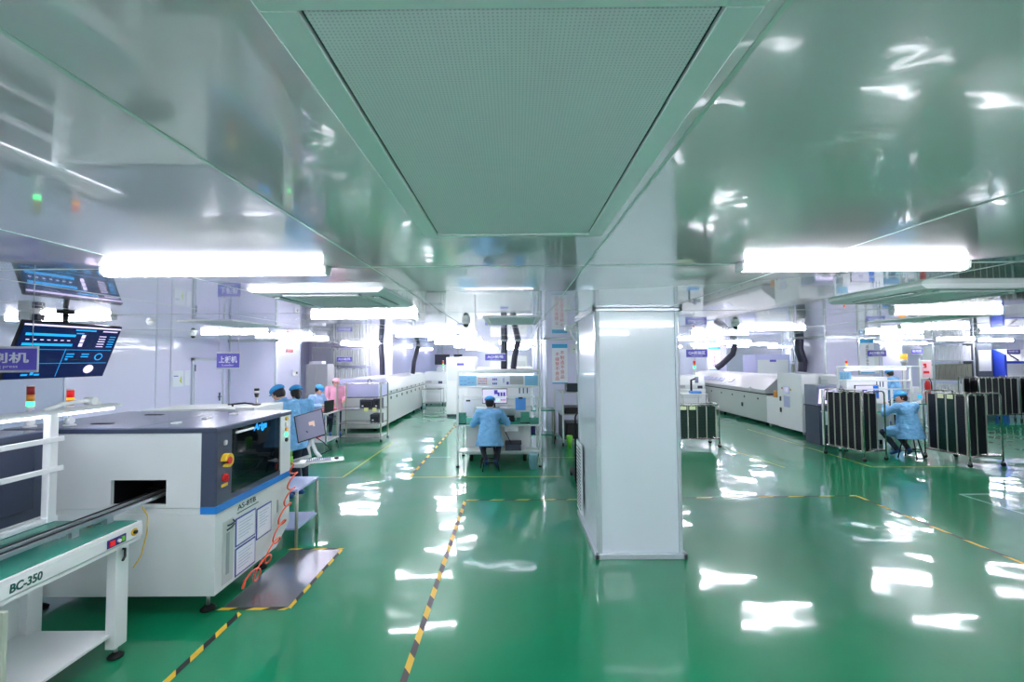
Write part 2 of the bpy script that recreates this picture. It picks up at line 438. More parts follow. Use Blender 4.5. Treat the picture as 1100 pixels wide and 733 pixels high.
# cassette air conditioners
def make_ac(label, x, y):
    t = thing('cassette_air_conditioner', label, 'air conditioner', (x, y, H), 0, 'four-way air conditioners')
    a = MB()
    a.prism([(-0.475, 0), (0.475, 0), (0.475, -0.012), (0.44, -0.035), (-0.44, -0.035), (-0.475, -0.012)], 'y', -0.475, 0.475)
    a.build('panel', M_white, t, True)
    g = MB().box(-0.27, 0.27, -0.27, 0.27, -0.045, -0.034, bev=0.006)
    for i in range(12): g.box(-0.25, 0.25, -0.245+i*0.043, -0.235+i*0.043, -0.048, -0.044)
    g.build('intake_grille', M_off, t, True)
    for k in range(4):
        q = MB(); q.M = Matrix.Rotation(k*PI/2, 4, 'Z'); q.box(-0.28, 0.28, -0.40, -0.335, -0.0375, -0.034, 0); q.box(-0.27, 0.27, -0.385, -0.35, -0.047, -0.037, 1, bev=0.002)
        q.build('louver', [M_dgrey, M_white], t, True)
    return t
a1 = make_ac('four-way air conditioner in the ceiling between two lamps on the machine side', -1.38, 3.62)
copy_tree(a1, None, (3.32, 3.65, H), 0, 'four-way air conditioner in the ceiling on the open floor side of the big column')

# dome cameras and detectors
def dome(x, y, label, dark=True):
    t = thing('dome_camera', label, 'security camera', (x, y, H))
    MB().lathe((x, y, H), [(0.055, -0.0005), (0.055, -0.03), (0.045, -0.05), (0.04, -0.055)]).build('housing', M_white, t)
    MB().sph((x, y, H-0.06), 0.035).build('lens_dome', M_black if dark else M_white, t)
dome(-5.86, 8.3, 'small white dome camera on the ceiling near the wall posters')
dome(3.28, 6.75, 'small dark dome camera on the ceiling beyond the big column')
dome(-0.62, 5.9, 'small dome camera on the ceiling before the inspection bench')
t = thing('smoke_detector', 'small white smoke detector on the ceiling over the door side', 'smoke detector', (-4.6, 5.75, H))
MB().lathe((-4.6, 5.75, H), [(0.05, -0.0005), (0.05, -0.02), (0.03, -0.045), (0.01, -0.05)]).build('body', M_white, t)

# hanging signs
def sign(x, y, z, w, h, body, sub, label, wires=True, border=0.02, cat='sign', small=0.16, tz=0.1):
    t = thing('hanging_sign', label, cat, (x, y, z))
    MB().box(x-w/2, x+w/2, y, y+0.015, z-h/2, z+h/2, bev=0.003).build('board', M_signb, t)
    MB().box(x-w/2+0.004, x+w/2-0.004, y-0.003, y+0.001, z-h/2+border, z+h/2-border).build('face', M_sign, t)
    text(body, h*0.42, Matrix.Translation((x, y-0.005, z+h*0.03)), M_paper, t, bold=0.002, fit=w*0.78)
    if sub: text(sub, h*small, Matrix.Translation((x, y-0.005, z-h*0.27)), M_paper, t, name='small_lettering', fit=w*0.5)
    if wires:
        for s in (-1, 1): MB().cyl((x+s*w*0.42, y+0.007, z+h/2-0.005), (x+s*w*0.42, y+0.007, H-0.0005), 0.003, n=6).build('wire', M_alu, t)
    return t
sign(-4.42, 3.9, 2.02, 0.66, 0.225, '印刷机', 'Printing press', 'violet hanging sign in front of the tilted wall screen')
sign(-4.05, 6.45, 1.995, 0.33, 0.24, '上板机', 'Loader', 'violet hanging sign in front of the closed door')
sign(-5.62, 15.1, 2.0, 0.52, 0.2, 'AOI检验', 'inspection', 'violet hanging sign before the partition with pale panels')
sign(-0.50, 12.3, 2.03, 0.56, 0.21, 'AOI检验', 'AOI inspection', 'violet hanging sign above the central inspection bench')
sign(4.6, 11.5, 2.09, 0.54, 0.225, 'QA检验区', 'inspection area', 'violet hanging sign beside the big column above the far end of the long oven')
sign(9.35, 12.9 - 1.1, 2.06, 0.50, 0.19, 'AOI检验', 'inspection', 'violet hanging sign on the pale column behind the seated worker by the carts')
sign(10.65, 16.4, 2.14, 0.45, 0.24, '回流焊', None, 'violet hanging sign behind the charcoal duct before the rack of slim frames', tz=0)
sign(13.2, 15.0, 2.13, 0.38, 0.2, '检验区', None, 'small lavender hanging sign beside the tall metal frame rack')
sign(17.0, 15.6, 2.1, 0.46, 0.17, '包装区', None, 'small lavender hanging sign in front of the blue edged shelf bay')
sign(18.2, 15.6, 2.06, 0.5, 0.28, '仓库', None, 'violet hanging sign at the far end of the blue edged shelf bay')

# ducts
def duct(pts, r, label):
    t = thing('exhaust_duct', label, 'duct', pts[0])
    P = [Vector(p) for p in pts]; out = []
    for i in range(len(P)-1):
        for k in range(14): out.append(P[i].lerp(P[i+1], k/14))
    out.append(P[-1])
    rr = [r*(1.0 if k % 2 else 0.93) for k in range(len(out))]
    MB().tube(out, rr, n=16).build('hose', M_duct, t)
    MB().cyl((P[-1].x, P[-1].y, H-0.03), (P[-1].x, P[-1].y, H-0.0005), r*1.25).build('ceiling_collar', M_alu, t)
duct([(-4.18, 14.5, 1.5), (-4.19, 14.5, 1.9), (-4.24, 14.5, 2.47)], 0.085, 'straight charcoal duct rising from the near end of the long oven in the corner side')
duct([(-3.75, 16.9, 1.45), (-3.7, 16.9, 1.9), (-3.55, 16.9, 2.47)], 0.08, 'slightly tilted charcoal duct rising from the middle of the long oven')
duct([(-0.28, 12.9, 1.7), (-0.28, 12.9, 2.1), (-0.27, 12.9, 2.47)], 0.095, 'straight charcoal duct behind the central hanging sign')
duct([(-0.02, 12.9, 1.7), (0.02, 12.9, 2.05), (0.12, 12.9, 2.47)], 0.085, 'bent charcoal duct beside the straight one behind the central bench')
duct([(7.95, 18.0, 1.55), (8.15, 17.95, 1.7), (8.55, 17.9, 2.1), (8.65, 17.9, 2.47)], 0.12, 'curved charcoal duct rising from the far end of the grey oven')
duct([(7.95, 12.65, 1.57), (8.0-0.02, 12.65, 1.85), (7.88, 12.65, 2.2), (7.9, 12.65, 2.47)], 0.115, 'thick charcoal duct rising over the white cabinet at the oven end')

# ------------------------------------------------------------------ tilted wall screen
TL, TR, BR = Vector((-4.45, 4.14, 2.36)), Vector((-4.33, 5.02, 2.36)), Vector((-4.56, 5.04, 1.84))
BLc = TL+(BR-TR); U = (TR-TL); W_ = U.length; V_ = (TL-BLc); V_ = V_ - U.normalized()*V_.dot(U.normalized()); H_ = V_.length
tv = thing('wall_screen', 'large dark blue data screen hanging tilted from the ceiling', 'screen', (-4.5, 4.6, 2.1))
Mt = frame(BLc, U, V_)
mb = MB(); mb.M = Mt; mb.box(-0.01, W_+0.01, 0.002, 0.04, -0.01, H_+0.012, bev=0.004); mb.build('housing', M_black, tv)
mb = MB(); mb.M = Mt; mb.box(0, W_, -0.002, 0.003, 0, H_, 0)
def R_(u0, u1, v0, v1, m): mb.box(u0*W_, u1*W_, -0.0035, -0.001, v0*H_, v1*H_, m)
R_(0, 1, 0.955, 0.985, 2)
for v0 in (0.78, 0.60): R_(0.04, 0.52, v0, v0+0.045, 1)
for k in range(7): R_(0.06+k*0.065, 0.09+k*0.065, 0.70, 0.715, 2)
R_(0.50, 0.72, 0.90, 0.925, 1); R_(0.80, 0.97, 0.90, 0.92, 2); R_(0.52, 0.6, 0.84, 0.86, 1)
for k in range(5): R_(0.78, 0.86, 0.80-k*0.05, 0.815-k*0.05, 2); R_(0.9, 0.97, 0.80-k*0.05, 0.815-k*0.05, 1)
for k in range(3): R_(0.585, 0.625, 0.60+k*0.08, 0.665+k*0.08, 2)
for k in range(2):
    for j in range(2): R_(0.5+j*0.16, 0.58+j*0.16, 0.44-k*0.05, 0.46-k*0.05, 1)
R_(0.02, 0.98, 0.53, 0.536, 1); R_(0.02, 0.98, 0.27, 0.276, 1); R_(0.47, 0.474, 0.02, 0.55, 1)
R_(0.50, 0.72, 0.33, 0.36, 3); R_(0.5, 0.53, 0.33, 0.37, 1)
R_(0.22, 0.25, 0.06, 0.22, 1); R_(0.14, 0.2, 0.05, 0.08, 1); R_(0.26, 0.31, 0.05, 0.08, 1)
for (cu, cv, rr, mm) in ((0.80, 0.15, 0.048, 2), (0.86, 0.40, 0.04, 1)):
    mb.cyl((cu*W_, -0.0035, cv*H_), (cu*W_, -0.001, cv*H_), rr, m=mm, n=24, smooth=False)
mb.cyl((0.86*W_, -0.0045, 0.40*H_), (0.86*W_, -0.003, 0.40*H_), 0.03, m=0, n=24, smooth=False)
mb.build('display', [M_scr_navy, M_scr_cy, M_scr_lb, M_dgrey], tv)
cpt = Mt @ Vector((W_/2, 0.04, H_*0.72))
mb = MB(); mb.M = Mt; mb.box(W_/2-0.1, W_/2+0.1, 0.04, 0.06, H_*0.45, H_*0.95); mb.build('back_bracket', M_bmetal, tv)
mb = MB(); mb.tube([cpt+Vector((-0.02, 0, 0.05)), (cpt.x-0.04, cpt.y, 2.42), (cpt.x-0.04, cpt.y, H-0.001)], 0.022); mb.cyl((cpt.x-0.04, cpt.y, H-0.02), (cpt.x-0.04, cpt.y, H-0.0005), 0.07); mb.build('ceiling_mount', M_bmetal, tv)
bx = MB().box(-4.88, -4.76, 4.45, 4.56, H-0.10, H-0.001, 0, bev=0.004).box(-4.755, -4.70, 4.47, 4.54, H-0.09, H-0.03, 1)
tag(bx.build('junction_box', [M_off, M_duct]), 'small white junction box on the ceiling beside the screen mount', 'junction box')

# wall posters
for (y0, y1, z0, z1, lb) in ((9.8, 10.12, 1.43, 1.78, 'white notice with a yellow green mark on the corner-side wall'), (10.17, 10.36-0.03, 1.44, 1.78, 'plain pale notice between the marked notice and the door')):
    p = thing('wall_notice', lb, 'poster', (X0, (y0+y1)/2, 1.6))
    MB().box(X0+0.001, X0+0.008, y0, y1, z0, z1).build('sheet', M_paper, p)
    if y0 < 9.9:
        MB().prism([(y0+0.2, z0+0.12), (y0+0.27, z0+0.06), (y0+0.26, z0+0.25)], 'x', X0+0.0085, X0+0.0095).build('mark', mat('mark_lime', (190, 205, 90), .6), p)
        MB().box(X0+0.0085, X0+0.0095, y0+0.03, y0+0.16, z0+0.22, z0+0.24).build('printed_line', M_sign, p)

# ------------------------------------------------------------------ printing machine (the big one)
pm = thing('solder_paste_printer', 'big pale machine with charcoal hood, blue stripe and tinted side window', 'machine', (-3.2, 4.2, 0))
xa, xb, ya, yb = -4.03, -2.34, 3.60, 4.78
wh = M_off
mb = MB()
mb.prism([(ya, 0.17), (4.52, 0.17), (yb, 0.33), (yb, 0.80), (ya, 0.80)], 'x', xa, xb)
body = mb.build('lower_body', wh, pm)
mb = MB()   # front panel with opening
hx0, hx1, hz0, hz1 = -3.165, -2.73, 0.875, 1.065
mb.box(xa, hx0, ya, ya+0.03, 0.845, 1.43); mb.box(hx1, -2.455, ya, ya+0.03, 0.845, 1.43)
mb.box(hx0, hx1, ya, ya+0.03, hz1, 1.43); mb.box(hx0, hx1, ya, ya+0.03, 0.845, hz0)
mb.box(xa, -2.455, ya+0.004, ya+0.03, 0.80, 0.842)
mb.build('front_panel', wh, pm)
mb = MB(); mb.box(hx0-0.02, hx1+0.02, ya+0.03, ya+0.045, hz0-0.03, hz1+0.03); mb.box(hx0, hx1, ya+0.2, ya+0.22, hz0, hz1)
mb2 = MB()
mb2.box(hx0-0.03, hx1+0.03, ya+0.42, ya+0.44, 0.84, 1.12); mb2.box(hx0-0.03, hx0-0.005, ya+0.03, ya+0.44, 0.84, 1.12); mb2.box(hx1+0.005, hx1+0.03, ya+0.03, ya+0.44, 0.84, 1.12)
mb2.box(hx0-0.03, hx1+0.03, ya+0.03, ya+0.44, 1.09, 1.12); mb2.box(hx0-0.03, hx1+0.03, ya+0.03, ya+0.44, 0.845, 0.865)
mb.bm.free(); mb2.build('inlet_recess', M_black, pm)
# upper shell: cabinet corner post, far post, back, left
mb = MB()
mb.prism([(-2.455, ya-0.006), (-2.345, ya-0.006), (xb+0.004, ya+0.008), (xb+0.004, 3.79), (-2.40, 3.79), (-2.40, ya+0.03), (-2.455, ya+0.03)], 'z', 0.855, 1.45)
mb.box(-2.42, xb+0.002, 3.79, 4.58, 0.855, 0.90)
mb.box(xa, xb-0.02, yb-0.03, yb, 0.80, 1.45); mb.box(xa, xa+0.03, ya+0.03, yb, 0.80, 1.45)
mb.build('upper_shell', M_dgrey, pm)
MB().box(-2.40, xb+0.006, 4.58, yb, 0.855, 1.47, bev=0.004).build('end_post', M_off, pm, label='pale end post beside the window')
mb = MB(); mb.prism([(-2.455, ya-0.008), (-2.335, ya-0.008), (-2.33, ya), (-2.33, yb), (-2.37, yb), (-2.37, ya+0.03), (-2.455, ya+0.03)], 'z', 0.80, 0.856)
mb.build('blue_stripe', M_blue, pm, label='bright blue stripe')
# lid: charcoal band with a lighter flat top
mb = MB(); mb.box(xa-0.01, xb+0.012, ya-0.012, yb+0.01, 1.43, 1.465, 0, bev=0.004); mb.box(xa, xb+0.002, ya, yb, 1.462, 1.472, 1, bev=0.003)
mb.box(-3.0, -2.995, ya, yb, 1.4715, 1.473, 0)
lid = mb.build('lid', [M_dgrey, M_lid], pm)
for (x, y) in ((-3.55, 3.83), (-3.60, 4.45)): MB().box(x, x+0.16, y, y+0.045, 1.4722, 1.476).build('vent_slot', M_black, lid)
for (x, y) in ((-2.86, 3.80), (-2.82, 4.12), (-2.76, 4.42)):
    MB().box(x, x+0.05, y, y+0.07, 1.472, 1.485, bev=0.004).build('latch', M_white, lid)
# glass
mb = MB().box(-2.352, -2.344, 3.79, 4.58, 0.90, 1.45); gl = mb.build('side_window', M_glass_d, pm, label='dark tinted glass side window')
Mr = frame((xb+0.001, 3.6, 0), (0, 1, 0), (0, 0, 1))   # local x runs along +Y, faces +X
text('Ariga', 0.085, Matrix.Translation((0, 0, 0)) @ frame((-2.341, 4.22, 1.392), (0, 1, 0), (0, 0, 1)), M_cyan, gl, shear=0.25, bold=0.003, fit=0.22)
mb = MB(); mb.M = frame((-2.341, 3.82, 0), (0, 1, 0), (0, 0, 1)); mb.box(0.02, 0.27, -0.022, -0.0, 1.385, 1.402, bev=0.004); mb.build('window_grip', M_white, gl)
# inside the window
mb = MB()
mb.box(-3.9, -2.5, 3.95, 4.6, 0.86, 0.90, 0)
for y in (4.0, 4.45): mb.box(-3.9, -2.42, y, y+0.03, 1.0, 1.04, 1)
mb.tube([(-2.45, 3.85, 0.93), (-2.45, 4.0, 0.98), (-2.45, 4.35, 0.98), (-2.45, 4.5, 1.06), (-2.45, 4.6, 1.02)], 0.008, 1)
mb.tube([(-2.5, 3.85, 0.95), (-2.5, 4.3, 0.96), (-2.5, 4.5, 1.04)], 0.014, 0)
mb.box(-2.9, -2.6, 4.05, 4.15, 1.05, 1.12, 1)
mb.build('transport_rails', [M_black, M_alu], pm)
MB().box(-3.98, -2.42, 3.66, 4.74, 0.80, 0.855).build('machine_deck', M_black, pm)
# switches on the corner post
def sw(y, z, r, m, base=None, nm='switch', L=None):
    b = MB()
    if base: b.cyl((xb+0.004, y, z), (xb+0.014, y, z), r*1.35, m=1, n=20)
    b.cyl((xb+0.004, y, z), (xb+0.035, y, z), r, m=0, n=20)
    return b.build(nm, [m, base or m], pm, label=L)
b = MB().cyl((xb+0.004, 3.70, 1.335), (xb+0.012, 3.70, 1.335), 0.022, m=0, n=20).box(xb+0.012, xb+0.02, 3.695, 3.705, 1.32, 1.355, 1); b.build('key_lock', [M_alu, M_white], pm)
b = MB(); 
for a in range(0, 300, 20):
    a0, a1_ = R(a-120), R(a-100)
    b.prism([(3.70+0.032*math.cos(a0), 1.195+0.032*math.sin(a0)), (3.70+0.055*math.cos(a0), 1.195+0.055*math.sin(a0)), (3.70+0.055*math.cos(a1_), 1.195+0.055*math.sin(a1_)), (3.70+0.032*math.cos(a1_), 1.195+0.032*math.sin(a1_))], 'x', xb+0.004, xb+0.045)
g = b.build('stop_button_guard', M_yel, pm, label='yellow guard around the stop button')
b = MB().cyl((xb+0.004, 3.70, 1.195), (xb+0.03, 3.70, 1.195), 0.014, m=0).cyl((xb+0.03, 3.70, 1.195), (xb+0.05, 3.70, 1.195), 0.028, m=0); b.build('stop_button', M_red, pm, label='red mushroom stop button')
b = MB().cyl((xb+0.004, 3.70, 1.055), (xb+0.014, 3.70, 1.055), 0.036, n=24).cyl((xb+0.014, 3.70, 1.055), (xb+0.03, 3.70, 1.055), 0.024, n=24).box(xb+0.03, xb+0.036, 3.694, 3.706, 1.03, 1.08); b.build('rotary_switch', M_red, pm)
box1('switch_label', M_yel, (xb+0.004, xb+0.007, 3.66, 3.74, 0.985, 1.01), pm)
for i, (m, z) in enumerate(((M_yel, 1.40), (M_white, 1.345), (M_lamberd, 1.29), (M_lgreen, 1.24), (M_black, 1.185))):
    MB().cyl((xb+0.006, 4.68, z), (xb+0.02, 4.68, z), 0.02, n=16).build('push_button', m, pm)
# lower side: model lettering, document holders, handle, slot panel
text('AS-8TB', 0.06, frame((xb+0.003, 4.02, 0.752), (0, 1, 0), (0, 0, 1)), M_ink, pm, fit=0.27)
MB().box(xb, xb+0.003, 3.88, 4.20, 0.705, 0.711).build('underline', M_ink, pm)
def holder(y0, y1, z0, z1):
    h = MB(); h.box(xb, xb+0.004, y0, y1, z0, z1); fr_ = h.build('document_holder', M_border, pm, label='blue edged document holder')
    MB().box(xb+0.004, xb+0.006, y0+0.012, y1-0.012, z0+0.012, z1-0.012).build('paper', M_paper, fr_)
    q = MB()
    for i in range(6): q.box(xb+0.006, xb+0.0068, y0+0.04, y1-0.05-(i % 3)*0.03, z1-0.05-i*0.025, z1-0.046-i*0.025)
    q.build('printed_lines', mat('ink_pale', (160, 178, 206), .6), fr_)
holder(3.86, 4.155, 0.435, 0.67); holder(4.17, 4.42, 0.37, 0.65); holder(3.86, 4.155, 0.19, 0.42)
MB().box(xb, xb+0.004, 3.69, 3.83, 0.20, 0.70, bev=0.002).build('slot_panel', M_cream, pm)
MB().box(xb+0.004, xb+0.007, 3.735, 3.775, 0.27, 0.60).build('slot', mat('slot_grey', (150, 166, 168), .5), pm)
mb = MB().tube([(xb+0.004, 3.75, 0.655), (xb+0.03, 3.76, 0.665), (xb+0.035, 3.80, 0.675), (xb+0.004, 3.82, 0.68)], 0.006); mb.tube([(xb+0.004, 3.74, 0.62), (xb+0.03, 3.76, 0.64), (xb+0.03, 3.80, 0.655)], 0.006); mb.build('handle', M_ink, pm)
MB().box(xb, xb+0.004, 4.53, 4.55, 0.50, 0.62).build('door_pull', M_alu, pm)
for (x, y) in ((-3.85, 3.75), (-2.47, 3.73), (-2.45, 4.45), (-3.85, 4.45)):
    MB().cyl((x, y, 0.03), (x, y, 0.18), 0.014, m=1).lathe((x, y, 0.002), [(0.055, 0), (0.058, 0.012), (0.03, 0.035), (0.012, 0.04)], 0).build('levelling_foot', [M_rubber, M_alu], pm)
# coiled hose
pts = []
path = [(-2.28, 4.68, 0.95), (-2.27, 4.72, 0.84), (-2.26, 4.66, 0.72), (-2.26, 4.60, 0.60), (-2.26, 4.50, 0.48), (-2.26, 4.42, 0.36), (-2.25, 4.30, 0.25), (-2.25, 4.14, 0.17), (-2.25, 3.98, 0.13), (-2.26, 3.86, 0.16)]
PV = [Vector(p) for p in path]; NT = 8
tot = len(PV)-1; NN = 220
for i in range(NN+1):
    u = i/NN*tot; k = min(int(u), tot-1); p = PV[k].lerp(PV[k+1], u-k)
    ph = 2*PI*NT*i/NN; rr = 0.085*min(1, i/30.0, (NN-i)/12.0)
    pts.append(p + Vector((0.02*math.sin(ph), rr*math.cos(ph), rr*(0.3+0.65*i/NN)*math.sin(ph))))
tag(MB().tube(pts, 0.0075, n=6).build('coiled_air_hose', M_orange), 'orange coiled air hose hanging on the side of the pale printing machine', 'hose')

# small equipment on the lid: light towers
def tower(x, y, z, cols, label, s=1.0, bh=0.10):
    t = thing('signal_tower', label, 'signal light', (x, y, z))
    b = MB()
    b.cyl((x, y, z), (x, y, z+0.012*s), 0.045*s, 0.04*s, n=20)
    b.cyl((x-0.02*s, y, z+0.04*s), (x+0.02*s, y, z+0.04*s), 0.028*s, n=20); b.cyl((x, y, z), (x, y, z+bh*s), 0.011*s)
    b.build('swivel_base', M_white, t)
    zz = z+bh*s
    for (m, h) in cols:
        MB().cyl((x, y, zz), (x, y, zz+h*s), 0.0245*s, n=20).build('lens', m, t); zz += h*s
    MB().cyl((x, y, zz), (x, y, zz+0.01*s), 0.0245*s, n=20).build('cap', M_white, t)
    return t
tower(-3.905, 3.68, 1.4735, [(M_white, 0.03), (M_lgreen, 0.04), (M_lamberd, 0.055), (mat('lens_red_dark', (150, 26, 30), .3), 0.065)], 'red amber and glowing green signal tower on the charcoal machine side', 1.0, 0.135)
tower(-3.64, 3.74, 1.4735, [(M_white, 0.03), (M_lamberd, 0.045), (M_lamber, 0.02), (M_lred, 0.06)], 'signal tower with lit red and amber behind the lamp beam', 1.0, 0.135)

# ------------------------------------------------------------------ neighbouring charcoal machine (cut by the frame)
cm = thing('loader_machine', 'charcoal walled machine behind the white lamp frame', 'machine', (-4.3, 2.7, 0))
MB().box(-4.95, -3.62, 1.9, 3.52, 0.12, 0.82, bev=0.006).build('lower_body', M_off, cm)
mb = MB().box(-4.95, -3.62, 1.9, 3.52, 0.82, 1.42, bev=0.006); mb.build('upper_body', M_dgrey, cm)
MB().box(-4.97, -3.60, 1.88, 3.54, 1.42, 1.462, 0).box(-4.96, -3.61, 1.89, 3.53, 1.46, 1.47, 1).build('lid', [M_dgrey, M_lid], cm)
MB().box(-3.618, -3.60, 2.0, 3.44, 0.9, 1.38, bev=0.004).build('side_cover', mat('cover_navy', (48, 58, 82), 0.18, coat=0.3), cm)
for (x, y) in ((-4.8, 2.0), (-3.75, 2.0), (-4.8, 3.4), (-3.75, 3.4)): MB().cyl((x, y, 0.0), (x, y, 0.03), 0.05).cyl((x, y, 0.0), (x, y, 0.13), 0.014).build('levelling_foot', M_rubber, cm)

# ------------------------------------------------------------------ conveyor table
cv = thing('conveyor_table', 'white board conveyor table with green top and green BC-350 lettering', 'conveyor', (-3.0, 2.4, 0))
cx0, cx1, cy0, cy1 = -3.34, -2.62, 1.2, 3.24
mb = MB().box(cx0, cx1, cy0, cy1, 0.852, 0.879, bev=0.004); mb.build('table_frame', M_white, cv)
MB().box(cx0+0.03, cx1-0.02, cy0+0.02, cy1-0.02, 0.8795, 0.885).build('green_top', M_green, cv, label='glossy green table surface')
mb = MB(); mb.prism([(cx1-0.03, 0.853), (cx1+0.002, 0.853), (cx1+0.002, 0.785), (cx1-0.008, 0.772), (cx1-0.008, 0.752), (cx1-0.03, 0.752)], 'y', cy0, cy1); mb.build('front_rail', M_white, cv)
MB().box(cx0, cx0+0.03, cy0, cy1, 0.752, 0.853).build('back_rail', M_white, cv)
MB().box(cx0+0.03, cx1-0.03, cy1-0.03, cy1, 0.752, 0.853).build('end_rail', M_white, cv)
text('BC-350', 0.062, frame((cx1+0.0035, 2.475, 0.819), (0, 1, 0), (0, 0, 1)), M_inkg, cv, shear=0.1, bold=0.0015, fit=0.165)
cp = MB().box(cx1+0.002, cx1+0.007, 2.96, 3.10, 0.792, 0.845, bev=0.001).build('control_plate', mat('plate_indigo', (40, 40, 120), .35), cv)
MB().box(cx1+0.007, cx1+0.014, 2.975, 3.01, 0.803, 0.833).build('rocker_switch', M_lred, cp)
MB().cyl((cx1+0.007, 3.04, 0.818), (cx1+0.02, 3.04, 0.818), 0.011, m=0).build('knob', M_white, cp)
MB().box(cx1+0.007, cx1+0.012, 3.065, 3.085, 0.803, 0.833).build('green_switch', M_lime, cp)
b = MB().cyl((cx1+0.002, 3.17, 0.825), (cx1+0.006, 3.17, 0.825), 0.025, m=0, n=20).cyl((cx1+0.006, 3.17, 0.825), (cx1+0.02, 3.17, 0.825), 0.012, m=1); b.build('width_dial', [M_yel, M_black], cv)
# belt rails running into the printer opening
for i, x in enumerate((-2.80, -2.885)):
    mb = MB().box(x-0.018, x+0.018, cy0, 3.78, 0.925, 0.95, 0, bev=0.003).box(x-0.014, x+0.002, cy0, 3.78, 0.95, 0.955, 1)
    for y in (1.6, 2.3, 2.9, 3.15): mb.box(x-0.012, x+0.012, y, y+0.05, 0.884, 0.926, 0)
    mb.build('belt_rail', [M_alu, M_rubber], cv)
MB().box(-2.99, -2.955, 3.15, 3.19, 0.8855, 0.905).build('sensor', M_green, cv)
MB().box(-2.93, -2.905, 3.15, 3.19, 0.8855, 0.92).build('orange_sensor', M_lamberd, cv)
for (x, y) in ((cx1-0.12, 3.10), (cx0+0.01, 3.10), (cx1-0.12, 1.5), (cx0+0.01, 1.5)):
    L = MB().box(x, x+0.065, y, y+0.10, 0.075, 0.76, bev=0.004).build('leg', M_white, cv)
    MB().cyl((x+0.032, y+0.05, 0.02), (x+0.032, y+0.05, 0.08), 0.012, m=1).lathe((x+0.032, y+0.05, 0), [(0.045, 0), (0.047, 0.012), (0.022, 0.03), (0.01, 0.035)], 0).build('levelling_foot', [M_rubber, M_alu], L)
MB().box(cx0+0.01, cx1-0.09, 1.5, 3.15, 0.155, 0.175, bev=0.003).build('lower_shelf', M_white, cv)
MB().box(cx0+0.005, cx0+0.02, 2.95, 3.10, 0.175, 0.75).build('back_panel', M_off, cv)
mb = MB().tube([(cx1-0.09, 3.15, 0.72), (cx1-0.04, 3.15, 0.72), (cx1-0.04, 3.15, 0.67), (cx1-0.02, 3.11, 0.66)], 0.008); mb.build('crank_handle', M_black, cv)
mb = MB().tube([(-2.80, 3.46, 0.90), (-2.79, 3.5, 0.82), (-2.76, 3.46, 0.72), (-2.735, 3.38, 0.58), (-2.735, 3.31, 0.52)], 0.0045); tag(mb.build('air_tube', M_yel), 'thin yellow tube between the conveyor end and the printing machine', 'tube')
# end plate
ep = thing('upright_end_plate', 'beige upright plate with a blue outline at the cut edge below the conveyor', 'panel', (-2.75, 2.33, 0))
MB().box(-2.88, -2.57, 2.325, 2.355, 0.0, 0.742, bev=0.01).build('plate', mat('plate_beige', (190, 200, 184), .45), ep)
mb = MB(); 
for (a0, a1_, b0, b1) in ((-2.87, -2.60, 0.69, 0.702), (-2.87, -2.60, 0.25, 0.262), (-2.612, -2.60, 0.25, 0.702), (-2.87, -2.858, 0.25, 0.702)): mb.box(a0, a1_, 2.321, 2.325, b0, b1)
mb.build('blue_outline', M_border, ep)
MB().box(-2.858, -2.612, 2.322, 2.325, 0.262, 0.69).build('paper', M_paper, ep)

# white lamp frame standing on the rear of the conveyor table
lf = thing('lamp_frame', 'white post and rail frame carrying a lit beam lamp over the conveyor', 'lamp frame', (-3.3, 3.3, 0.858))
for y in (3.16, 1.4):
    MB().box(-3.262, -3.207, y, y+0.06, 0.886, 1.632, bev=0.008).build('post', M_white, lf)
for z in (1.235, 1.44):
    MB().box(-3.206, -3.185, 1.3, 3.24, z, z+0.035, bev=0.004).build('rail', M_white, lf)
MB().box(-3.262, -3.217, 1.3, 3.24, 0.886, 0.92, bev=0.004).build('sill', M_white, lf)
mb = MB(); mb.prism([(-3.36, 1.632), (-3.20, 1.632), (-3.215, 1.648), (-3.27, 1.658), (-3.31, 1.658), (-3.345, 1.648)], 'y', 1.3, 3.74); bm_ = mb.build('lamp_hood', M_off, lf)
MB().box(-3.27, -3.24, 1.32, 3.70, 1.610, 1.632).build('lamp_tube', M_led2, bm_)
mb = MB().tube([(-3.29, 3.2, 1.655), (-3.29, 3.32, 1.69), (-3.29, 3.5, 1.695), (-3.29, 3.62, 1.67)], 0.016); mb.cyl((-3.33, 3.55, 1.69), (-3.26, 3.55, 1.69), 0.03, n=16).build('bracket_arm', M_white, lf)

# ------------------------------------------------------------------ steel plate and tapes on the floor
tag(MB().box(-2.36, -1.84, 3.76, 4.86, 0.0005, 0.004, bev=0.001).build('steel_floor_plate', M_mat), 'polished steel plate on the floor framed by hazard tape', 'floor plate')
def hazard(p0, p1, w, label, per=0.13, grp='black and yellow floor tapes'):
    p0, p1 = Vector(p0), Vector(p1); d = (p1-p0); L = d.length; d.normalize(); nn = Vector((-d.y, d.x))
    mb = MB(); k = 0; a = 0.0; sh = w*0.7
    while a < L:
        b = min(a+per, L); z = 0.0015
        def P(u, v): q = p0 + d*min(max(u+v*sh, 0), L) + nn*(v*w/2); return (q.x, q.y, z)
        if b-a > 1e-4: mb.quad([P(a, -1), P(b, -1), P(b, 1), P(a, 1)], k % 2)
        a = b; k += 1
    return tag(mb.build('hazard_tape', [M_yel, M_tblack]), label, 'floor tape', grp)
hazard((-2.18, 1.3), (-2.18, 3.69), 0.045, 'hazard tape running from the steel plate corner toward the viewer')
hazard((-0.70, 1.2), (-0.70, 6.5), 0.045, 'long hazard tape running up the middle of the open green floor', 0.15)
hazard((-2.4, 3.735), (-1.82, 3.735), 0.04, 'hazard tape along the near edge of the steel plate')
hazard((-1.825, 3.735), (-1.825, 4.88), 0.035, 'hazard tape along the aisle edge of the steel plate')
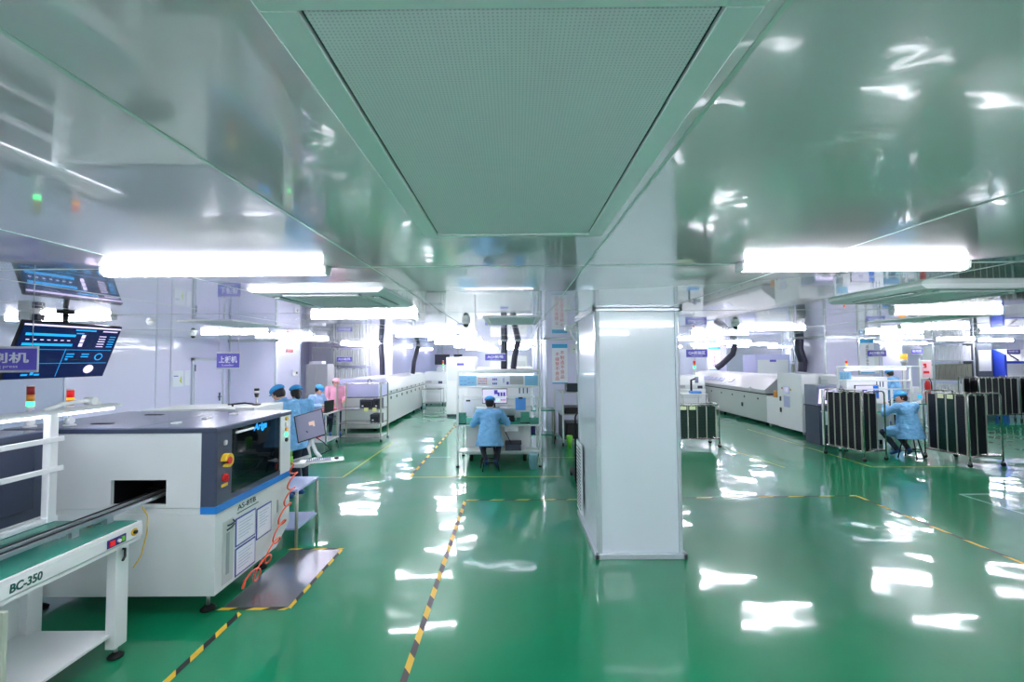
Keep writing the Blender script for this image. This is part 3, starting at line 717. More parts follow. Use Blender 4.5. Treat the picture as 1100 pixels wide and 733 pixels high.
hazard((-2.4, 4.885), (-1.81, 4.885), 0.035, 'hazard tape along the far edge of the steel plate')
hazard((-0.70, 6.52), (0.9, 6.52), 0.04, 'hazard tape crossing the floor from the long tape to the column', 0.18)
hazard((1.7, 6.55), (4.9, 6.62), 0.035, 'hazard tape across the floor beyond the column toward the carts', 0.22)
hazard((4.88, 6.62), (4.86, 3.9), 0.04, 'slanting hazard tape on the open floor before the tray carts', 0.2)
hazard((-1.775, 7.8), (-1.775, 14.5), 0.05, 'hazard tape running past the central bench down the long aisle', 0.25)
def line(p0, p1, w, m, label):
    p0, p1 = Vector(p0), Vector(p1); d = (p1-p0).normalized(); nn = Vector((-d.y, d.x))*w/2
    q = [p0-nn, p1-nn, p1+nn, p0+nn]
    tag(MB().quad([(a.x, a.y, 0.0012) for a in q]).build('floor_line', m), label, 'floor line', 'thin painted floor lines')
line((-1.775, 7.78), (0.8, 7.78), 0.04, M_tyel, 'thin yellow line on the floor before the central stool')
line((0.45, 9.25), (1.9, 9.25), 0.04, M_tyel, 'thin yellow line between the central bench and the tool rack')
line((-2.92, 7.8), (-2.92, 11.0), 0.04, M_tyel, 'thin yellow line leading to the steel shelf rack')
line((-6.5, 7.8), (-2.92, 7.8), 0.03, M_twhite, 'thin pale line crossing behind the monitor arm')
line((6.42, 8.3), (6.42, 12.7), 0.04, M_tyel, 'thin yellow line along the white oven and the first tray cart')
line((6.42, 8.3), (7.9, 8.3), 0.04, M_tyel, 'thin yellow line across the floor in front of the seated worker')
line((4.85, 8.3), (4.6, 10.2), 0.04, M_tyel, 'thin yellow line beside the small tray cart')
line((6.39, 6.66), (10.5, 6.66), 0.035, M_twhite, 'thin pale line across the floor in front of the second tray cart')
line((6.39, 6.66), (6.39, 4.0), 0.035, M_twhite, 'thin pale line running toward the viewer on the empty floor')
line((-1.3, 9.35), (-1.77, 9.35), 0.03, M_twhite, 'short pale line beside the central bench')

# ------------------------------------------------------------------ small steel table behind the printer
def steel_table(x0, x1, y0, y1, z, label, zs=(0.15,), top=M_steel, leg=M_alu, r=0.014, name='steel_table'):
    t = thing(name, label, 'table', ((x0+x1)/2, (y0+y1)/2, 0))
    MB().box(x0, x1, y0, y1, z-0.025, z, bev=0.003).build('table_top', top, t)
    for (x, y) in ((x0+0.02, y0+0.02), (x1-0.02, y0+0.02), (x0+0.02, y1-0.02), (x1-0.02, y1-0.02)):
        MB().cyl((x, y, 0.0), (x, y, z-0.025), r).build('leg', leg, t)
    for q in zs:
        MB().box(x0+0.01, x1-0.01, y0+0.01, y1-0.01, q-0.01, q+0.01).build('lower_shelf', top, t)
    return t
steel_table(-2.85, -2.31, 4.90, 5.44, 0.62, 'small steel table standing just behind the pale printing machine', (0.20,), top=M_lav, leg=M_post, r=0.017)
# floor equipment: monitor arm attached to machine three
mm = thing('monitor_arm_station', 'tilted grey monitor on a white arm with keyboard tray', 'monitor', (-2.4, 5.15, 0.8))
Mm = frame((-2.40, 5.10, 1.085), (0.26, 0.10, 0.075), (-0.06, 0.02, 0.30))
mb = MB(); mb.M = Mm; mb.box(-0.012, 0.292, 0.002, 0.03, -0.012, 0.29, bev=0.005); mb.build('monitor_housing', M_black, mm)
mb = MB(); mb.M = Mm; mb.box(0, 0.28, -0.002, 0.003, 0, 0.28, 0); mb.box(0.13, 0.19, -0.003, -0.001, 0.14, 0.18, 1); mb.box(0.17, 0.19, -0.003, -0.001, 0.12, 0.16, 1); mb.build('display', [M_scr_gr, M_scr_o], mm)
mb = MB(); mb.tube([(-2.28, 5.19, 1.18), (-2.30, 5.22, 1.05), (-2.26, 5.22, 0.95), (-2.20, 5.2, 0.895)], 0.022); mb.tube([(-2.28, 5.24, 1.12), (-2.36, 5.25, 1.0), (-2.33, 5.24, 0.9), (-2.55, 5.2, 0.84)], 0.02); mb.build('support_arm', M_white, mm)
mb = MB(); mb.M = Matrix.Translation((-2.15, 5.16, 0.87)) @ Matrix.Rotation(R(24), 4, 'Z'); mb.box(-0.24, 0.22, -0.10, 0.10, -0.008, 0.004, bev=0.004); tr = mb.build('keyboard_tray', M_white, mm)
mb = MB(); mb.M = Matrix.Translation((-2.15, 5.16, 0.8745)) @ Matrix.Rotation(R(24), 4, 'Z'); mb.box(-0.18, 0.08, -0.075, 0.06, 0, 0.014, 0, bev=0.003)
for i in range(12):
    for j in range(4): mb.box(-0.172+i*0.021, -0.155+i*0.021, -0.068+j*0.03, -0.045+j*0.03, 0.014, 0.02, 1)
tag(mb.build('keyboard', [M_gcab, M_lid]), 'grey keyboard on the white swing-out tray', 'keyboard')
mb = MB(); mb.M = Matrix.Translation((-2.15, 5.16, 0.8745)) @ Matrix.Rotation(R(24), 4, 'Z'); mb.sph((0.14, 0.01, 0.008), 0.03, sc=(0.8, 1.4, 0.5)); tag(mb.build('computer_mouse', M_black), 'black mouse on the white swing-out tray', 'mouse')
mb = MB(); mb.box(-2.70, -2.34, 5.1, 5.32, 0.80, 0.84, bev=0.006); mb.build('arm_base', M_white, mm)
mb = MB(); mb.box(-2.66, -2.60, 5.15, 5.25, 0.621, 0.80); mb.build('arm_pedestal', M_white, mm)
mb = MB().tube([(-2.33, 5.13, 1.2), (-2.2, 5.28, 1.05), (-2.12, 5.3, 0.96), (-2.25, 5.3, 0.9), (-2.4, 5.28, 0.86)], 0.006); mb.build('cable', M_black, mm)
t = thing('spray_bottle', 'bright green capped slim bottle beside the end post of the pale machine', 'bottle', (-2.50, 5.16, 0.84))
MB().cyl((-2.47, 5.08, 0.8405), (-2.47, 5.08, 0.93), 0.017).build('bottle_body', M_lime, t); MB().cyl((-2.47, 5.08, 0.93), (-2.47, 5.08, 1.0), 0.007).build('nozzle', M_lime, t)

# machine three behind the printer
m3 = thing('white_feeder_machine', 'low white machine behind the pale printer, in front of the stooping workers', 'machine', (-3.8, 5.9, 0))
MB().box(-4.6, -3.13, 5.5, 6.2, 0.08, 1.36, bev=0.01).build('body', M_white, m3)
MB().prism([(-4.6, 1.36), (-3.35, 1.36), (-3.35, 1.40), (-3.5, 1.415), (-4.5, 1.40)], 'y', 5.52, 6.18).build('hood', M_cream, m3)
MB().box(-3.36, -3.13, 5.5, 6.2, 1.36, 1.43, bev=0.006).build('control_box', M_white, m3)
for (x, y) in ((-4.5, 5.6), (-3.25, 5.6), (-4.5, 6.1), (-3.25, 6.1)): MB().cyl((x, y, 0), (x, y, 0.09), 0.03).build('foot', M_rubber, m3)
t = thing('signal_tower', 'unlit black and white signal tower on the low white machine', 'signal light', (-3.27, 5.8, 1.43))
MB().cyl((-3.27, 5.8, 1.43), (-3.27, 5.8, 1.445), 0.05).build('swivel_base', M_black, t)
MB().cyl((-3.27, 5.8, 1.445), (-3.27, 5.8, 1.53), 0.012).build('pole', M_white, t)
MB().cyl((-3.27, 5.8, 1.53), (-3.27, 5.8, 1.58), 0.02, 0.03).build('lens', M_black, t)
MB().cyl((-3.27, 5.8, 1.58), (-3.27, 5.8, 1.61), 0.03).build('lens', M_white, t)
MB().cyl((-3.27, 5.8, 1.61), (-3.27, 5.8, 1.64), 0.03).build('cap', M_black, t)
tag(MB().tube([(-3.45, 5.6, 1.442), (-3.52, 5.7, 1.45), (-3.60, 5.75, 1.442), (-3.45, 5.85, 1.45), (-3.30, 5.78, 1.444)], 0.011).build('tool_strap', M_black), 'short black strap lying on top of the low white machine', 'strap')

# ------------------------------------------------------------------ work table with red trays
wt = steel_table(-5.5, -3.98, 9.7, 10.45, 0.85, 'long grey work table with pink red trays before the locker', (0.25,), top=M_gcab, name='work_table')
for (x0, x1, y0, h, lb) in ((-5.0, -4.5, 9.8, 0.075, 'pink red tray at the near end of the long grey work table'), (-4.42, -4.04, 10.12, 0.03, 'shallow pink red tray beside the dark laptop')):
    t = thing('parts_tray', lb, 'tray', ((x0+x1)/2, y0, 0.85)); b = MB(); z = 0.851
    b.box(x0, x1, y0, y0+0.3, z, z+0.01); b.box(x0, x1, y0, y0+0.012, z, z+h); b.box(x0, x1, y0+0.288, y0+0.3, z, z+h); b.box(x0, x0+0.012, y0, y0+0.3, z, z+h); b.box(x1-0.012, x1, y0, y0+0.3, z, z+h)
    b.build('tray_body', M_tred, t); b = MB().box(x0-0.01, x1+0.01, y0-0.01, y0+0.002, z+h-0.008, z+h); b.build('rim', M_tred, t)
tag(MB().box(-4.80, -4.35, 9.9, 10.3, 0.261, 0.33, bev=0.004).build('parts_tray', M_tred), 'pink red tray on the shelf under the work table', 'tray')
tag(MB().box(-4.75, -4.35, 9.9, 10.3, 0.331, 0.52, bev=0.01).build('storage_box', mat('box_violet', (120, 120, 200), .5), None), 'violet box under the work table, on top of the lower tray', 'box')
lp = thing('laptop', 'open black laptop on the work table in front of the seated worker in pale blue', 'laptop', (-4.12, 9.9, 0.85))
MB().box(-4.26, -4.02, 9.80, 10.02, 0.851, 0.868, bev=0.003).build('keyboard_base', M_black, lp)
mb = MB(); mb.M = frame((-4.06, 9.78, 0.87), (0.09, 0.3, 0), (0.02, -0.03, 0.24)); mb.box(0, 0.3, 0, 0.012, 0, 0.25, bev=0.003); mb.build('screen_lid', M_black, lp)

# ------------------------------------------------------------------ grey locker, AC cabinet, pale storage partition
lk = thing('tall_locker', 'tall beige grey locker standing beside the pale column with a switch box', 'locker', (-6.0, 14.1, 0))
MB().box(-6.35, -5.68, 13.9, 14.4, 0.04, 1.86, bev=0.008).build('body', M_gcab, lk)
for (a, b_) in ((-6.34, -6.02), (-6.01, -5.69)):
    for (z0, z1) in ((0.06, 0.95), (0.97, 1.84)):
        d = MB().box(a, b_, 13.885, 13.9, z0, z1, bev=0.003).build('door', M_gcab, lk)
        MB().box(b_-0.05, b_-0.03, 13.87, 13.885, (z0+z1)/2-0.05, (z0+z1)/2+0.05).build('handle', M_alu, d)
MB().box(-6.33, -5.7, 13.92, 14.38, 0, 0.04).build('plinth', M_dgrey, lk)
tag(MB().box(-6.3, -5.9, 14.0, 14.3, 1.861, 1.95, bev=0.005).build('carton', M_paper), 'small white carton lying on top of the tall locker', 'box')
ac = thing('wall_cabinet', 'framed grey equipment cabinet high on the partition above the locker', 'cabinet', (-6.4, 15.9, 1.8))
MB().box(-7.0, -6.22, 15.75, 16.29, 1.62, 2.44, bev=0.01).build('body', M_white, ac)
MB().box(-6.95, -6.2, 15.735, 15.75, 1.67, 2.38, bev=0.006).build('glazed_front', mat('grey_glass', (184, 188, 200), .12, coat=.5), ac)
for i, (x, y) in enumerate(((-6.9, 15.8), (-6.25, 15.8), (-6.9, 16.2), (-6.25, 16.2))): MB().cyl((x, y, 2.44), (x, y, H), 0.01, n=8).build('hanger_rod', M_alu, ac)
# upright pale panels leaning in a rack
def frame_rack(x0, x1, y, tiers, label, flabel, grp, n_each, depth=0.5, m=M_trim, fm=None, skip=()):
    t = thing('frame_rack', label, 'storage rack', ((x0+x1)/2, y, 0))
    zt = tiers[-1][1]+0.03
    for x in (x0, x1):
        for yy_ in (y, y+depth): MB().box(x-0.02, x+0.02, yy_-0.02, yy_+0.02, 0, zt, bev=0.002).build('upright', m, t)
    for (z0, z1) in tiers: MB().box(x0, x1, y-0.01, y+depth+0.01, z0-0.03, z0, bev=0.002).build('shelf', m, t)
    MB().box(x0-0.02, x1+0.02, y-0.02, y+depth+0.02, zt, zt+0.03, bev=0.002).build('top_rail', m, t)
    base = {}
    for ti, (z0, z1) in enumerate(tiers):
        w = (x1-x0-0.08)/n_each
        for i in range(n_each):
            if (i*7+ti*3) % 11 in skip: continue
            hh = (z1-z0)*(0.94-0.05*((i*5+ti) % 3)); key = ti*10+(i*5+ti) % 3
            c = (fm or [M_white, M_post, M_paper])[(i*3+ti) % len(fm or [1, 2, 3])]
            fl = '%s, %s along the %s shelf' % (flabel, ORD[i], ['bottom', 'middle', 'top'][ti]); kk = (key, c.name)
            if kk not in base:
                f = thing('stencil_frame', fl, 'frame', (0, 0, 0), 0, grp)
                g_ = MB(); ww = w*0.62; e = 0.03
                g_.box(0, ww, 0, depth-0.06, 0, e); g_.box(0, ww, 0, depth-0.06, hh-e, hh); g_.box(0, ww, 0, e, e, hh-e); g_.box(0, ww, depth-0.06-e, depth-0.06, e, hh-e); g_.build('border', c, f, True)
                MB().box(ww*0.4, ww*0.6, e, depth-0.06-e, e, hh-e).build('sheet', M_off, f, True)
                base[kk] = f; o = f; o.location = (x0+0.04+i*w, y+0.02, z0+0.001)
            else: copy_tree(base[kk], None, (x0+0.04+i*w, y+0.02, z0+0.001), 0, fl)
    return t
frame_rack(-6.15, -5.0, 15.4, [(0.35, 1.10), (1.16, 1.75), (1.80, 2.38)], 'rack of upright pale frames behind the pink coated worker', 'pale frame in the rack behind the pink coat', 'pale frames in the rack behind the work table', 13, fm=[M_white, M_paper, M_off])

# ------------------------------------------------------------------ steel shelf rack on casters
sr = thing('shelf_trolley', 'wide four-tier steel shelf trolley on casters at the near end of the long oven', 'trolley', (-3.75, 11.2, 0))
sx0, sx1, sy0, sy1 = -4.28, -3.22, 11.05, 11.65
for (x, y) in ((sx0, sy0), (sx1, sy0), (sx0, sy1), (sx1, sy1)):
    MB().box(x-0.018, x+0.018, y-0.018, y+0.018, 0.09, 1.42, bev=0.003).build('upright', M_post, sr)
    c = MB().cyl((x-0.015, y, 0.04), (x+0.015, y, 0.04), 0.04, n=16).build('caster_wheel', M_rubber, sr)
    MB().box(x-0.02, x+0.02, y-0.02, y+0.02, 0.05, 0.10).build('caster_fork', M_alu, c)
for z in (0.12, 0.46, 0.80, 1.41):
    MB().box(sx0, sx1, sy0, sy1, z-0.022, z, bev=0.003).build('shelf', M_steel, sr)
for (x0, x1, y0, z, h, lb) in ((-3.75, -3.45, 11.1, 0.801, 0.22, 'tall black box on the second shelf of the steel trolley'), (-3.42, -3.27, 11.1, 0.801, 0.24, 'narrow black box on the second shelf beside the post'), (-3.5, -3.27, 11.1, 0.461, 0.2, 'black box on the third shelf of the steel trolley')):
    t = thing('electronics_box', lb, 'box', ((x0+x1)/2, y0, z)); MB().box(x0, x1, y0, y0+0.35, z, z+h, bev=0.008).build('case', M_duct, t)
    MB().box(x0+0.03, x1-0.03, y0-0.004, y0, z+0.04, z+h-0.05).build('front_plate', M_black, t)
    MB().box(x0+0.05, x0+0.09, y0-0.008, y0-0.003, z+0.05, z+0.08).build('label_sticker', M_paper, t)
for x in (-3.62, -3.42): tag(MB().box(x, x+0.1, sy0-0.026, sy0-0.021, 0.74, 0.83).build('shelf_tag', mat('tag_yellow', (224, 224, 150), .6)), ('yellow tag near the middle of the trolley shelf edge' if x < -3.5 else 'yellow tag near the corner post of the trolley shelf edge'), 'tag')
tag(MB().tube([(-3.62, 11.3, 1.412), (-3.62, 11.3, 1.48), (-3.58, 11.3, 1.51), (-3.53, 11.3, 1.48), (-3.53, 11.3, 1.412)], 0.01).build('hand_tool', M_ink), 'dark looped handle standing on top of the steel trolley', 'tool')

# ------------------------------------------------------------------ long oven down the aisle
ov = thing('reflow_oven', 'very long white oven down the aisle with a row of black latches', 'oven', (-4.3, 16, 0))
ox0, ox1, oy0, oy1 = -4.42, -3.72, 12.6, 19.4
MB().box(ox0-0.45, ox1, oy0, oy1, 0.09, 0.93, bev=0.015).build('lower_cabinet', M_cream, ov)
MB().box(ox0-0.4, ox1-0.03, oy0+0.1, oy1-0.1, 0.93, 0.96).build('black_gap_shade', M_black, ov)  # black strip painted as the shade between cabinet and hood
MB().prism([(ox1, 0.96), (ox1, 1.05), (ox1-0.10, 1.38), (ox1-0.25, 1.44), (ox0-0.45, 1.44), (ox0-0.45, 0.96)], 'y', oy0+0.9, oy1).build('hood', M_cream, ov)
MB().prism([(ox1-0.02, 0.96), (ox1-0.02, 1.38), (ox1-0.12, 1.44), (ox0-0.45, 1.44), (ox0-0.45, 0.96)], 'y', oy0, oy0+0.88).build('entry_hood', M_lav, ov)
for i in range(9):
    y = oy0+1.2+i*0.68
    MB().cyl((ox1, y, 0.84), (ox1+0.012, y, 0.84), 0.045, n=12).build('latch', M_black, ov)
    MB().cyl((ox1-0.005, y, 1.02), (ox1+0.01, y, 1.02), 0.034, n=12).build('hood_latch', M_black, ov)
MB().box(ox1, ox1+0.006, oy0+0.25, oy0+0.33, 0.2, 0.32).build('side_vent', M_dgrey, ov)
for y in (oy0+0.2, oy0+2.5, oy0+5, oy1-0.3):
    for x in (ox0-0.3, ox1-0.15): MB().cyl((x, y, 0), (x, y, 0.1), 0.04).build('foot', M_rubber, ov)
# mounters further down
def mounter(x0, x1, y0, y1, h, label, win=True, name='placement_machine', face='y'):
    t = thing(name, label, 'machine', ((x0+x1)/2, (y0+y1)/2, 0))
    MB().box(x0, x1, y0, y1, 0.09, h*0.62, bev=0.02).build('lower_body', M_white, t)
    MB().prism([(y0+0.02, h*0.62), (y0+0.02, h*0.75), (y0+0.15, h), (y1, h), (y1, h*0.62)], 'x', x0+0.01, x1-0.01).build('hood', M_off, t)
    if win:
        MB().box(x0+0.15, x1-0.15, y0-0.005, y0+0.0, h*0.36, h*0.56).build('front_door', M_off, t)
        MB().box(x1-0.3, x1-0.12, y0-0.01, y0+0.0+0.002, h*0.64, h*0.72).build('operator_panel', M_dgrey, t)
        MB().box(x0+0.1, x0+0.34, y0-0.012, y0+0.02, h*0.66, h*0.74).build('nameplate', M_gcab, t)
    for x in (x0+0.1, x1-0.1):
        for y in (y0+0.1, y1-0.1): MB().cyl((x, y, 0), (x, y, 0.1), 0.035).build('foot', M_rubber, t)
    return t
mounter(-3.95, -3.02, 20.0, 21.3, 1.42, 'white placement machine at the far end of the long white oven')
mounter(-3.75, -2.75, 22.0, 23.4, 1.6, 'white placement machine further down the aisle behind the first one')
tower(-3.2, 20.6, 1.42, [(M_white, 0.05), (M_lgreen, 0.05), (M_lamberd, 0.05), (M_lred, 0.05)], 'signal tower on the far placement machine', 1.6)
steel_table(-3.62, -2.85, 17.9, 18.6, 0.82, 'far steel side table standing against the long white oven', (0.25,))
t = thing('dark_display', 'far dark display board above the placement machines', 'screen', (-3.3, 21.6, 1.9))
MB().box(-3.75, -3.05, 21.6, 21.64, 1.72, 2.2, bev=0.006).build('housing', M_black, t); MB().box(-3.72, -3.08, 21.59, 21.6, 1.75, 2.17).build('display', M_duct, t); MB().cyl((-3.4, 21.62, 2.19), (-3.4, 21.62, H), 0.02).build('ceiling_pole', M_alu, t)
t = thing('dark_display', 'far narrow dark display board nearer the middle of the hall', 'screen', (-2.6, 21.6, 1.9))
MB().box(-2.85, -2.45, 21.6, 21.64, 1.72, 2.2, bev=0.006).build('housing', M_black, t); MB().box(-2.82, -2.48, 21.59, 21.6, 1.75, 2.17).build('display', M_duct, t); MB().cyl((-2.65, 21.62, 2.19), (-2.65, 21.62, H), 0.02).build('ceiling_pole', M_alu, t)
# enclosures behind central bench
def enclosure(x0, x1, y0, y1, h, label, m=M_white, lab=True, name='equipment_enclosure', doors=2):
    t = thing(name, label, 'machine', ((x0+x1)/2, (y0+y1)/2, 0))
    MB().box(x0, x1, y0, y1, 0.08, h, bev=0.015).build('body', m, t)
    MB().box(x0+0.03, x1-0.03, y0+0.03, y1-0.03, 0, 0.08).build('plinth', M_dgrey, t)
    w = (x1-x0)/doors
    for i in range(doors):
        d = MB().box(x0+i*w+0.02, x0+(i+1)*w-0.02, y0-0.012, y0, 0.14, h*0.55, bev=0.004).build('door', m, t)
        MB().box(x0+(i+1)*w-0.08, x0+(i+1)*w-0.06, y0-0.03, y0-0.012, h*0.3, h*0.36).build('handle', M_dgrey, d)
        MB().box(x0+i*w+0.06, x0+(i+1)*w-0.06, y0-0.008, y0, h*0.6, h*0.9, bev=0.003).build('upper_panel', M_off, t)
    if lab: MB().box((x0+x1)/2-0.12, (x0+x1)/2+0.12, y0-0.016, y0-0.008, h*0.86, h*0.9).build('nameplate', M_sign, t)
    return t
enclosure(-2.35, -1.35, 15.8, 17.0, 2.05, 'tall white enclosure behind the central bench, on its aisle side')
enclosure(-1.1, 0.55, 13.3, 14.4, 1.72, 'white enclosure under the pair of charcoal ducts behind the central bench')
enclosure(-0.9, 0.5, 17.5, 18.6, 2.1, 'far tall white enclosure behind the ducts', lab=False)
enclosure(2.2, 3.9, 16.2, 17.4, 1.9, 'white enclosure far behind the big column', lab=False)

# poster stands near central bench
def banner(x, y, z0, z1, w, label, head=M_skyb, red=True, seed=1, cols=2, glyph=None):
    t = thing('hanging_banner', label, 'banner', (x, y, (z0+z1)/2))
    MB().box(x-w/2, x+w/2, y-0.008, y, z0, z1).build('sheet', M_paper, t)
    MB().box(x-w/2, x+w/2, y-0.011, y-0.008, z1-(z1-z0)*0.1, z1).build('blue_header', head, t)
    MB().box(x-w/2, x+w/2, y-0.011, y-0.008, z0, z0+(z1-z0)*0.03).build('blue_footer', head, t)
    for c in range(cols):
        g = glyph[c] if glyph else '质量第一'
        xx = x-w/2+w*(0.66-0.33*c if cols == 2 else 0.5)
        hh = (z1-z0)*0.72/len(g)
        for i, ch in enumerate(g):
            text(ch, min(hh*0.9, w*0.3), Matrix.Translation((xx, y-0.012, z1-(z1-z0)*(0.17+0.04*c)-hh*(i+0.5))), M_inkr if red else M_ink, t)
    return t
banner(1.19, 11.87, 1.33, 2.36, 0.40, 'tall white banner with two columns of red characters on the second column', glyph=['不制造不良品', '不接受不良品'])
banner(9.15, 11.868, 1.55, 2.42, 0.36, 'tall white banner with blue header on the pale column behind the second bench', red=False, cols=1, glyph=['品质是企业生命'])
banner(8.4, 19.18, 1.45, 2.4, 0.5, 'far white notice banner on the distant column behind the grey oven', head=M_skyb, red=True, cols=1, glyph=['安全生产'])
t = thing('switch_box', 'small pale box fixed on the second column beside the banner', 'box', (1.6, 11.86, 2.2)); MB().box(1.46, 1.66, 11.80, 11.875, 2.12, 2.35, bev=0.006).build('case', M_off, t); MB().cyl((1.56, 11.79, 2.22), (1.56, 11.80, 2.22), 0.015).build('knob', M_black, t)
t = thing('switch_box', 'white switch box with dark knob on the pale column by the locker', 'box', (-6.09, 12.6, 1.6)); MB().box(-6.10, -6.05, 12.55, 12.8, 1.55, 1.72, bev=0.005).build('case', M_white, t); MB().cyl((-6.05, 12.68, 1.635), (-6.03, 12.68, 1.635), 0.03).build('knob', M_black, t)
tag(MB().box(-6.098, -6.09, 12.2, 12.55, 2.2, 2.29).build('red_notice', M_red), 'small red notice high on the pale column by the locker', 'sign')

# ------------------------------------------------------------------ inspection bench builder
def bench(x0, x1, y0, y1, label, prefix, scr_x, panel_blue=True):
    t = thing('inspection_bench', label, 'workbench', ((x0+x1)/2, (y0+y1)/2, 0))
    zt = 0.78
    for x in (x0, x1):
        for y in (y0, y1):
            lg = MB().box(x-0.018, x+0.018, y-0.018, y+0.018, 0.03, 1.77 if y == y0 else 1.25, bev=0.003).build('post', M_off, t)
            MB().cyl((x, y, 0), (x, y, 0.03), 0.03).build('foot', M_rubber, lg)
    MB().box(x0-0.05, x1+0.04, y0-0.03, y1, zt-0.03, zt-0.003, bev=0.003).build('table_top', M_off, t)
    MB().box(x0-0.04, x1+0.03, y0-0.02, y1-0.01, zt-0.003, zt).build('anti_static_mat', mat('bench_mat_matte', (34, 140, 118), 0.65, spec=0.2), t, label='green mat on the bench top')
    MB().box(x0, x1, y0-0.02, y0+0.02, 1.745, 1.785, bev=0.004).build('top_beam', M_off, t)
    lh = MB().box(x0+0.15, x1-0.1, y0-0.03, y0+0.03, 1.712, 1.744, bev=0.003).build('lamp_housing', M_white, t)
    MB().box(x0+0.16, x1-0.11, y0-0.022, y0+0.022, 1.70, 1.712).build('lamp_tube', M_led2, lh)
    MB().box(x0, x1, y0-0.015, y0+0.015, 1.45, 1.48, bev=0.003).build('lower_beam', M_off, t)
    MB().box(x0, x1, y0-0.015, y0+0.015, 0.265, 0.295, bev=0.003).build('foot_rail', M_off, t)
    MB().box(x0+0.02, x1-0.02, y0+0.016, y0+0.40, 0.262, 0.28).build('lower_shelf', M_off, t)
    return t
b1 = bench(-1.05, 0.47, 8.47, 9.45, 'central inspection bench with papers pinned under its lamp beam', 'a', -0.4)
# pinned papers row (one thing: display board strip)
dz0, dz1 = 1.485, 1.70
bs = thing('notice_strip', 'strip of blue and white instruction sheets under the lamp beam of the central bench', 'notice board', (-0.3, 8.45, 1.6))
MB().box(-1.03, 0.45, 8.462, 8.468, dz0, dz1).build('backing', M_paper, bs)
for (a, b_, m) in ((-1.02, -0.70, M_paperb), (0.20, 0.44, M_paperb)):
    MB().box(a, b_, 8.456, 8.462, dz0+0.01, dz1-0.02).build('blue_sheet', m, bs)
MB().box(-0.08, 0.17, 8.456, 8.462, dz0+0.03, dz1-0.03).build('grey_sheet', M_gcab, bs)
q = MB()
for i in range(5):
    for j in range(3):
        q.box(-0.66+i*0.034, -0.64+i*0.034, 8.457, 8.4615, dz0+0.04+j*0.045, dz0+0.06+j*0.045, (i+j) % 3)
for i in range(3):
    for j in range(2): q.box(-0.40+i*0.03, -0.378+i*0.03, 8.457, 8.4615, dz0+0.03+j*0.08, dz0+0.065+j*0.08, 0)
for i in range(7): q.box(-1.0+(i % 4)*0.07, -0.95+(i % 4)*0.07, 8.452, 8.456, dz0+0.03+(i // 2)*0.035, dz0+0.036+(i // 2)*0.035, 0)
q.box(-0.2, -0.19, 8.457, 8.4615, dz0+0.06, dz0+0.15, 0); q.box(-0.14, -0.10, 8.457, 8.4615, dz0+0.03, dz0+0.08, 0)
q.build('printed_marks', [M_sign, M_lamberd, M_inkr], bs)
# AOI machine standing behind the bench top, white cover
am = thing('optical_inspection_machine', 'white optical inspection machine with square hood behind the central bench', 'machine', (-0.3, 9.9, 0))
MB().box(-0.98, 0.34, 9.50, 10.6, 0.12, 1.0, bev=0.012).build('lower_body', M_off, am)
MB().box(-0.98, 0.34, 9.52, 10.6, 1.0, 1.50, bev=0.015).build('hood', M_white, am)
MB().box(-0.34, -0.335, 9.515, 9.52, 1.2, 1.48).build('hood_seam', M_dgrey, am)
MB().box(-0.95, 0.31, 9.49, 9.52, 1.15, 1.17).build('hood_lip', M_off, am)
for x in (-0.85, 0.2):
    for y in (9.6, 10.5): MB().cyl((x, y, 0), (x, y, 0.12), 0.035).build('foot', M_rubber, am)
vp = MB().box(0.06, 0.33, 9.508, 9.52, 1.24, 1.42).build('instruction_plate', M_paper, am)
q = MB()
for i in range(3): q.box(0.10+i*0.08, 0.12+i*0.08, 9.503, 9.508, 1.27, 1.40)
q.build('printed_marks', M_ink, vp)
MB().box(-0.94, 0.30, 8.9, 9.42, 0.14, 0.745, bev=0.008).build('front_cabinet', M_white, am)
for x in (-0.85, 0.2): MB().cyl((x, 9.0, 0), (x, 9.0, 0.14), 0.035).build('caster', M_rubber, am)
# monitor on the bench
def monitor(x, y, z, w, h, label, kind):
    t = thing('desk_monitor', label, 'monitor', (x, y, z))
    MB().box(x-w/2, x+w/2, y, y+0.03, z+0.08, z+0.08+h, bev=0.005).build('housing', M_black, t)
    q = MB().box(x-w/2+0.012, x+w/2-0.012, y-0.003, y, z+0.095, z+0.065+h, 0)
    if kind == 'aoi':
        q.box(x-0.02*w, x+0.12*w, y-0.005, y-0.003, z+0.08+h*0.62, z+0.08+h*0.9, 1)
        for i in range(3): q.box(x+w*(0.12+0.11*i), x+w*(0.2+0.11*i), y-0.005, y-0.003, z+0.08+h*0.45, z+0.08+h*0.75, 1)
        for i in range(5): q.box(x+w*(0.08+0.075*i), x+w*(0.13+0.075*i), y-0.005, y-0.003, z+0.08+h*0.2, z+0.08+h*0.28, 2 if i > 1 else 3)
        q.box(x-w*0.45, x-w*0.1, y-0.005, y-0.003, z+0.08+h*0.3, z+0.08+h*0.85, 0)
    else:
        q.box(x+w*0.25, x+w*0.47, y-0.005, y-0.003, z+0.1, z+0.06+h, 4); q.box(x-w*0.2, x, y-0.005, y-0.003, z+0.08+h*0.5, z+0.08+h*0.7, 1)
    q.build('display', [M_scr_w, M_scr_v, M_inkr, M_lgreen, mat('screen_blue', (20, 80, 170), .2, emis=.25)], t)
    MB().cyl((x, y+0.025, z+0.006), (x, y+0.025, z+0.12), 0.018).build('stand', M_black, t)
    MB().box(x-0.1, x+0.1, y-0.05, y+0.1, z+0.0005, z+0.008).build('base', M_black, t)
monitor(-0.39, 9.1, 1.02, 0.50, 0.30, 'wide monitor with violet windows in front of the seated worker at the central bench', 'aoi')
rs = thing('bench_riser', 'low shelf riser carrying the monitor on the central bench', 'shelf', (-0.4, 9.1, 0.78))
